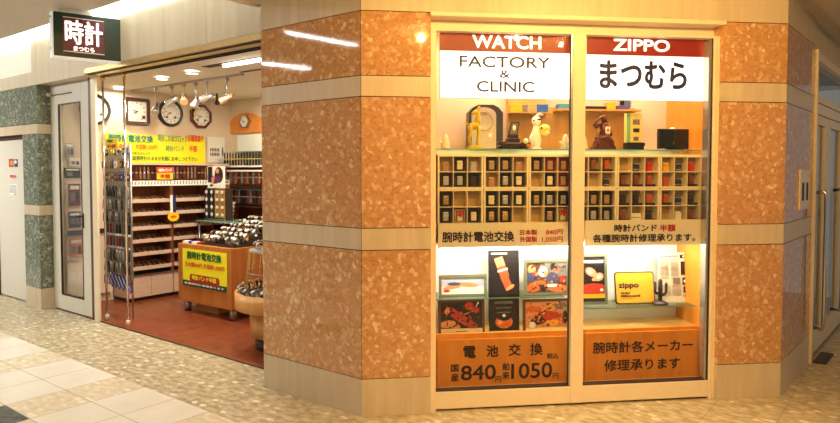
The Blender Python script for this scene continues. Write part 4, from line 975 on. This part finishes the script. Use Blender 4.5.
u_, z_ = on_v(FL, 190, 281.5, .993); u2 = on_v(FL, 219.5, 281.5, .993)[0]; z2 = on_v(FL, 190, 273.5, .993)[1]
b = MB(); b.plate([(p[0]+u_-org[1], p[1]+z_-org[3]) for p in rrect(0, u2-u_, 0, z2-z_, (z2-z_)*.4)], -.003, 0); b.build('red_pill', M_red, t)
wr(t, org, '時計バンド半額', 192.5, 216.5, 274.6, 279.5, M_yellow, .002, -.005)
MB().box(0, w_, -.002, 0, 0, .055).build('green_strip', mat('dark_green_print', (24, 74, 44), .5), t)
lettering(t, '各種腕時計修理承ります', .03, w_-.04, .016, .038, M_pwhite, -.004, .001)
# watches heaped on the counter
t = thing('watch_stand', 'stepped dark stand under the heap of watches on the counter', 'stand', FL, cu0+.30, 1.06, .71)
b = MB()
for k in range(6): b.box(0, cw_-.34, .115*k, .115*(k+1), 0, .02+.032*k)
b.build('steps', M_dark, t)
M_wsil = mat('watch_steel', (158, 152, 144), .4, .8); M_wdial = mat('watch_dial', (196, 190, 180), .5)
def watch_mesh(m_):
    b = MB(); n = 16; rw = .011
    for k in range(n):     # closed bracelet loop standing on edge of the cushion
        t0, t1 = 2*PI*k/n, 2*PI*(k+1)/n
        P = lambda q, r, x: (x, r*.95*math.cos(q), .035+r*math.sin(q))
        v = [b.bm.verts.new(P(q, r, x)) for q in (t0, t1) for r in (.031, .034) for x in (-rw, rw)]
        for f in ((2, 3, 7, 6), (0, 4, 5, 1), (0, 2, 6, 4), (1, 5, 7, 3)): b._f([v[i] for i in f])
    b.m(1).tube([(0, -.022, .052), (0, -.031, .061)], .016, 14); b.m(2).tube([(0, -.0305, .0605), (0, -.0318, .0618)], .011, 14)
    return b.mesh('wristwatch', [m_, M_wsil, M_wdial])
WM = {'silver': watch_mesh(M_wsil), 'dark': watch_mesh(SC_['black']), 'gold': watch_mesh(M_lcol['gold']), 'brown': watch_mesh(SC_['red brown'])}
n_ = 13
for r_ in range(6):
    for c in range(n_):
        k = random.choice(('silver', 'silver', 'silver', 'dark', 'brown', 'gold'))
        o = link('wristwatch', WM[k]); place(o, FL, cu0+.325+c*(cw_-.39)/(n_-1)+random.uniform(-.006, .006), 1.06+.115*r_+.055, .71+.021+.032*r_, rot=random.uniform(-60, 60)); o.matrix_world = o.matrix_world @ Matrix.Rotation(R(random.uniform(-14, 14)), 4, 'X') @ Matrix.Scale(1.15, 4)
        tag(o, '%s wristwatch, %s from the left in the %s row of the counter heap' % (k, ORD[c], ORD[r_]), 'wristwatch', 'wristwatches heaped on the counter')
for i, (x, m_, c) in enumerate(((.06, M_pwhite, 'white'), (.14, M_blue, 'blue'), (.22, M_pwhite, 'grey-white'), (.29, M_red, 'red'))):
    o = MB().box(0, .055, 0, .07, 0, .022, .002).build('gift_box', m_); place(o, FL, cu0+x-.02, 1.03+.02*(i % 2), .7105, rot=6); tag(o, '%s flat box at the left front of the counter top' % c, 'box')
for i, (x, m_, c) in enumerate(((.05, SC_['black'], 'black'), (.13, M_silver, 'silver'), (.20, SC_['tan'], 'tan'))):
    o = MB().box(0, .06, 0, .09, 0, .035, .003).build('gift_box', m_); place(o, FL, cu0+x-.02, 1.20+.03*i, .7105, rot=-8); tag(o, '%s small box further back on the left of the counter top' % c, 'box')

# glass table with the watch rack and the portrait poster
t = thing('glass_table', 'glass topped table behind the counter carrying the watch rack', 'table', FL, -3.95, 1.80, 0)
MB().box(-.33, .36, -.1, .3, .862, .872).build('glass_top', M_gedge, t)
for x, y in ((-.30, -.07), (.33, -.07), (-.30, .27), (.33, .27)): MB().tube([(x, y, .004), (x, y, .862)], .012, 8).build('leg', M_steel, t)
u0, z0 = on_v(FL, 203.5, 218, 1.80); u1, z1 = on_v(FL, 224, 189, 1.80); w_, h_ = u1-u0, z1-.873
t = thing('watch_rack', 'tall rack panel of watches, black left half and tan right half', 'rack', FL, u0, 1.80, .873)
MB().box(0, w_, .02, .12, 0, h_, .003).build('panel', M_dark, t); MB().box(w_*.5, w_-.01, .016, .02, .03, h_-.01).build('tan_half', M_lcol['gold'], t); MB().box(.01, w_*.5, .016, .02, .03, h_-.01).build('black_half', M_black, t)
MB().box(0, w_, .0, .02, 0, .02).build('ledge', M_steel, t)
def dial_mesh(m_):
    b = MB(); b.box(-.010, .010, 0, .004, -.038, .038, .001); b.m(1).tube([(0, .004, 0), (0, -.006, 0)], .019, 14); return b.mesh('wristwatch', [m_, M_dial])
DM = (dial_mesh(M_silver), dial_mesh(SC_['tan']))
for r_ in range(4):
    for c in range(4):
        o = link('wristwatch', DM[c//2]); place(o, FL, u0+w_*(c+.5)/4, 1.80+.010, .873+.07+r_*(h_-.11)/3)
        tag(o, '%s wristwatch on the rack panel, %s row up, %s from left' % (('white dialled', 'gold toned')[c//2], ORD[r_], ORD[c]), 'wristwatch', 'wristwatches on the rack panel')
u0, z0 = on_v(FL, 205.5, 188, 1.80); u1, z1 = on_v(FL, 222, 166, 1.80); w_, h_ = u1-u0, z1-z0
t = thing('portrait_poster', 'poster of a long haired person standing on top of the watch rack', 'poster', FL, u0, 1.83, .873+(z0-.873)); 
MB().box(0, w_, 0, .012, 0, h_).build('poster_sheet', M_pwhite, t); MB().box(w_*.4, w_*.6, .012, .03, 0, .02).build('clip', M_steel, t)
art(t, [(M_pblack, 'r', .03, .30, .25, .92), (M_pblack, 'e', .68, .60, .25, .36, 5), (mat('plum_print', (90, 40, 80), .5), 'e', .52, .38, .30, .17, 10), (mat('pink_print', (200, 110, 150), .5), 'e', .34, .46, .13, .09, 30), (M_skin, 'e', .60, .78, .10, .11, 0), (M_skin, 'b', .30, .26, .12, .03, 60), (M_pwhite, 'r', .06, .94, .03, .16), (M_grn, 'e', .24, .12, .12, .05, 0), (M_pblack, 'r', .03, .3, .9, .97)], w_, h_, 0)

# shelves with straps on the back wall, beside the pillar
V_ = 2.22
t = thing('strap_shelves', 'white and brown shelving full of watch straps below the orange arch', 'shelves', FL, -4.47, V_, 0)
W2 = .98
MB().box(0, W2, .0, .24, 1.70, 1.706).build('glass_shelf', M_gedge, t)
MB().box(0.02, W2, .228, .234, .8, 1.51).build('dark_lining', M_dwood, t)
MB().box(0.0, W2, .235, .25, .5, 1.93).build('back_board', M_whitewall, t)
MB().box(0, .02, .0, .235, .75, 1.52).build('side_panel', M_woodx, t)
for z, m_ in ((1.53, M_whitewall), (1.27, M_dark), (1.03, M_dark), (.80, M_woodx)): MB().box(.02, W2, 0, .235, z-.02, z).build('shelf', m_, t)
MB().box(.02, W2, .0, .006, 1.455, 1.475).build('hanging_rail', M_whitewall, t); MB().box(.02, W2, .0, .006, 1.225, 1.24).build('hanging_rail', M_steel, t)
MB().box(.0, W2, 0, .235, .0, .78).build('base_cabinet', M_woodx, t)
for r_, (z, cs, h0) in enumerate(((1.535, ('black', 'black', 'dark brown', 'black'), 'standing on the white shelf'), (1.305, ('red brown', 'tan', 'dark brown', 'grey'), 'hanging under the white shelf'), (1.065, ('dark brown', 'black', 'red brown', 'grey'), 'hanging under the dark shelf'))):
    for k in range(16):
        c = cs[(k*5+r_) % 4]; o = link('watch_strap', SLONG[c]); place(o, FL, -4.47+.04+.057*k, V_+.01, z); o.scale = (1.5, 1, 1.15)
        tag(o, '%s watch strap %s, %s from the left' % (c, h0, ORD[k]), 'watch strap', 'watch straps on the back shelving')
o = thing('price_sheet', 'white price sheet leaning before the dark strap shelves', 'sheet', FL, on_v(FL, 228, 223, 2.15)[0], 2.15, on_v(FL, 228, 223, 2.15)[1], tilt=-6)
b = MB(); b.plate([(0, 0), (.085, 0), (.115, .27), (.03, .27)], 0, .003); b.build('sheet', M_pwhite, o)
b = MB(); b.rn = False
for r_ in range(5):
    for c in range(2): x = .02+.045*c+.02*r_/4; b.flat([(x, .03+.047*r_), (x+.028, .03+.047*r_), (x+.032, .055+.047*r_), (x+.004, .055+.047*r_)], -.001)
b.build('print', M_pgrey, o)
o = thing('star_card', 'orange star shaped card beside the portrait poster', 'card', FL, on_v(FL, 227, 187, 1.98)[0], 1.98, on_v(FL, 227, 187, 1.98)[1])
b = MB(); b.plate([((.055 if k % 2 == 0 else .035)*math.cos(2*PI*k/16), (.055 if k % 2 == 0 else .035)*.8*math.sin(2*PI*k/16)) for k in range(16)], 0, .004); b.build('star', mat('star_orange', (240, 160, 20), .5), o)
MB().tube([(0, .006, -.0), (0, .006, -.40)], .004, 6).build('holder', M_steel, o)

# round display with clear cone beside the pillar
DC = (-1.57, .78)
t = thing('round_display', 'round wooden display drum with dark pedestal beside the granite pillar', 'display stand', FL, DC[0], DC[1], 0)
MB().lathe([(.36, .32), (.42, .34), (.42, .475), (.395, .475), (.39, .45)], n=48).build('rim', M_wood, t)
MB().lathe([(.30, .11), (.30, .33)], n=40).build('pedestal', M_wood, t); MB().lathe([(.26, .004), (.26, .11)], n=36).build('plinth', M_dark, t)
MB().lathe([(.388, .44), (.388, .452)], n=40).build('black_tray', M_black, t)
t = thing('wire_cone', 'clear wire cone stand of fine vertical wires on the round display', 'stand', FL, DC[0], DC[1], .453)
b = MB()
for k in range(22):
    a = 2*PI*k/22; b.tube([(.345*math.cos(a), .345*math.sin(a), .0), (.32*math.cos(a), .32*math.sin(a), .18), (.30*math.cos(a), .30*math.sin(a), .36)], .003, 5)
b.build('vertical_wires', M_lcol['gold'], t)
for r0, z in ((.345, .004), (.32, .18), (.30, .35)):
    b = MB(); b.tube([(r0*math.cos(2*PI*k/32), r0*math.sin(2*PI*k/32), z) for k in range(33)], .004, 6, False); b.build('hoop', M_steel, t)
MB().lathe([(.29, .352), (.305, .358)], n=32).build('top_plate', M_steel, t)
for k in range(26):
    a = 2*PI*k/26; c = ('silver', 'dark')[k % 2]; o = link('wristwatch', WM[c]); place(o, FL, DC[0]+.362*math.cos(a), DC[1]+.362*math.sin(a), .4535, rot=math.degrees(a)+90)
    tag(o, '%s wristwatch in the ring around the rim of the round display' % c, 'wristwatch', '%s wristwatches around the round display rim' % c)
for k in range(14):
    a = 2*PI*k/14; c = ('silver', 'brown')[k % 2]; o = link('wristwatch', WM[c]); place(o, FL, DC[0]+.23*math.cos(a), DC[1]+.23*math.sin(a), .453+.3585, rot=math.degrees(a)+90)
    tag(o, '%s wristwatch on the top plate of the wire cone' % c, 'wristwatch', '%s wristwatches on the wire cone' % c)

# track lights
t = thing('track_rail', 'dark rail on the shop ceiling carrying the spotlights', 'rail', FL, -3.6, 1.1, 2.372)
MB().box(-1.0, 1.05, -.017, .017, 0, .018).build('channel', M_steel, t)
SPX = ((156, 108, -20, 1), (172, 101, 60, 0), (184, 99, -50, 0), (196, 102, 8, 1), (207, 98, 70, 0), (227, 99, 62, 0))
for i, (x, y, an, lit) in enumerate(SPX):
    u, z = on_v(FL, x, y, 1.1)
    t = thing('spotlight', '%s spotlight of the ceiling rail, counted from the left' % ORD[i], 'spotlight', FL, u, 1.1, 2.372, group='spotlights on the ceiling rail')
    dz = z-2.372; b = MB(); b.box(-.014, .014, -.016, .016, -.03, 0); b.tube([(0, 0, -.02), (0, 0, dz+.03)], .006, 8); b.build('stem', M_steel, t)
    b = MB(); b.lathe([(.012, .10), (.034, .09), (.036, .02), (.052, -.06), (.054, -.085), (.046, -.085)], n=20); mm = Matrix.Translation((0, 0, dz)) @ Matrix.Scale(.78, 4) @ Matrix.Rotation(R(an), 4, 'Y') @ Matrix.Rotation(R(-25), 4, 'X')
    b.xf(mm); b.build('lamp_head', (M_steel, M_silver, M_lcol['tan'])[i % 3], t)
    b = MB(); b.lathe([(.045, -.080), (.045, -.076)], n=20); b.xf(mm); b.build('lens', M_tube if lit else M_tubew, t)
    b = MB(); b.box(-.03, .03, -.004, .004, dz-.02, dz+.05); b.build('bracket', M_black, t)
for i, (u, v, lab) in enumerate(((-3.377, .756, 'middle round recessed light in the shop ceiling'), (-2.807, .721, 'right round recessed light in the shop ceiling'), (-4.45, .876, 'left round recessed light in the shop ceiling'))):
    downlight(FL, u, v, 2.39, lab, .055, M_tube); area('shop_beam', FL, u, v, 2.36, .1, .1, (16, 16, 5)[i], SHOPC)
t = thing('tube_light', 'short white tube light in the shop ceiling near the pillar', 'ceiling light', FL, -1.93, .66, 2.372)
MB().tube([(-.30, 0, 0), (.30, 0, 0)], .014, 8).build('tube', M_tube, t); MB().box(-.32, .32, -.03, .03, .012, .0178).build('housing', M_white, t)
area('shop_tube_beam', FL, -1.93, .66, 2.35, .6, .03, 14, SHOPC); area('shop_back_beam', FL, -3.3, 1.9, 2.37, .9, .05, 14, SHOPC)
# ceiling camera
t = MB().ell((0, 0, 0), (.03, .03, .03)).tube([(0, 0, .02), (0, 0, .12)], .012, 8).build('dome_camera', M_black); u, z = on_v(FL, 217, 103, 1.9); place(t, FL, u, 1.9, z); tag(t, 'small black ball shaped ceiling camera between spotlights and clocks', 'camera')
t.matrix_world = t.matrix_world  # hangs on a thin stem
MB().tube([(0, 0, .10), (0, 0, 2.388-z)], .006, 6).build('stem', M_steel, t)

# goods seen through the glass door
t = MB().box(0, .49, 0, .02, .0, 1.40).build('goods_panel', M_wallc); place(t, FL, -4.60, .345, .10, rot=90); tag(t, 'tall wooden goods panel seen through the glass door', 'panel')
for (x0, x1, y0, y1, m_, lab) in ((66, 74, 143, 157, M_steel, 'grey blister pack at the top behind the glass door'), (69.5, 80.5, 158, 166, M_pwhite, 'white boxes card below the grey pack behind the glass door'), (64.5, 80.5, 168, 178, M_black, 'black packet below the white card behind the glass door'), (69, 80.5, 184, 206, SC_['red brown'], 'dark red packet at mid height behind the glass door'), (69, 81, 212, 227.5, mat('navy_packet', (34, 34, 64), .5), 'navy packet on the ledge behind the glass door'), (70, 83, 239, 257.5, mat('salmon_box', (214, 120, 80), .5), 'orange and white box behind the glass door')):
    t, org, (w_, h_) = sgnU('packet', lab, 'packet', -4.585, x0, x1, y0, y1, m_, .012, part='wrapper')
    art(t, [(M_pwhite, 'r', .1, .9, .75, .92), (M_pgrey, 'r', .15, .5, .2, .6), (M_black if 'navy' not in lab else M_pgrey, 'r', .6, .85, .15, .6)], w_, h_, 0)
t = MB().box(0, .5, 0, .02, 0, .05).build('ledge', M_dark); v_, z_ = on_u(FL, 62, 236, -4.58); place(t, FL, -4.575, .36, z_, rot=90); tag(t, 'dark ledge between packets behind the glass door', 'shelf')

# ---------------- projecting sign over the entrance
t = thing('projecting_sign', 'dark green projecting sign with white characters over the shop entrance', 'sign', FL, -3.106, -.367, 2.416, rot=75.3)
Ls, Hs = .515, .362
MB().box(-.012, Ls, .004, .11, -.012, Hs, .004).build('casing', mat('white_casing', (236, 240, 238), .4, emit=.25), t)
M_dgreen = mat('dark_green_panel', (16, 44, 28), .35); MB().box(0, Ls, -.004, .004, 0, Hs, .001).build('front_panel', M_dgreen, t)
MB().box(.068, .385, -.006, -.004, .034, Hs-.03).build('maroon_panel', mat('maroon_panel', (92, 34, 42), .4, emit=.12), t)
MB().box(.070, .383, -.008, -.006, Hs-.04, Hs-.034).build('pale_line', M_pwhite, t); MB().box(.070, .383, -.008, -.006, .040, .046).build('pale_line', M_pwhite, t)
lettering(t, '時計', .082, .372, .105, Hs-.052, M_letw, -.009, .0045); lettering(t, 'まつむら', .145, .305, .052, .092, M_letw, -.009, .0016)
MB().box(.05, .30, .03, .08, Hs, Hs+.042).build('mount', M_white, t)
for z in (.05, .31): MB().box(-.02, -.012, .03, .06, z, z+.02, .002).build('hinge_screw', M_silver, t)
# notice sheets on the white door
t, org, (w_, h_) = sgn('door_notice', 'small red and blue picture stuck on the white door', 'notice', FL, .2035, 9, 18, 159, 167, M_pwhite, .0008, part='paper')
art(t, [(M_pred, 'r', .0, .55, 0, 1), (M_pblue, 'r', .6, 1, 0, .95), (M_skin, 'e', .3, .5, .2, .3, 0), (M_pwhite, 'e', .75, .6, .14, .2, 0)], w_, h_, -.0004)
t, org, _ = sgn('door_notice', 'red characters stuck on the white door below the small picture', 'notice', FL, .2035, 10, 17, 174, 179, M_pwhite, .0008, part='paper'); wr(t, org, '時計', 10.3, 16.8, 174.5, 178.6, M_txr, .002, -.0008)
t, org, (w_, h_) = sgn('door_notice', 'small printed lines stuck lowest on the white door', 'notice', FL, .2035, 9.5, 17.5, 184, 195, M_pwhite, .0008, part='paper')
art(t, [(M_pblue, 'r', .05, .9, .8-.18*k, .86-.18*k) for k in range(4)]+[(M_pblue, 'r', .6, .9, .05, .12)], w_, h_, -.0004)
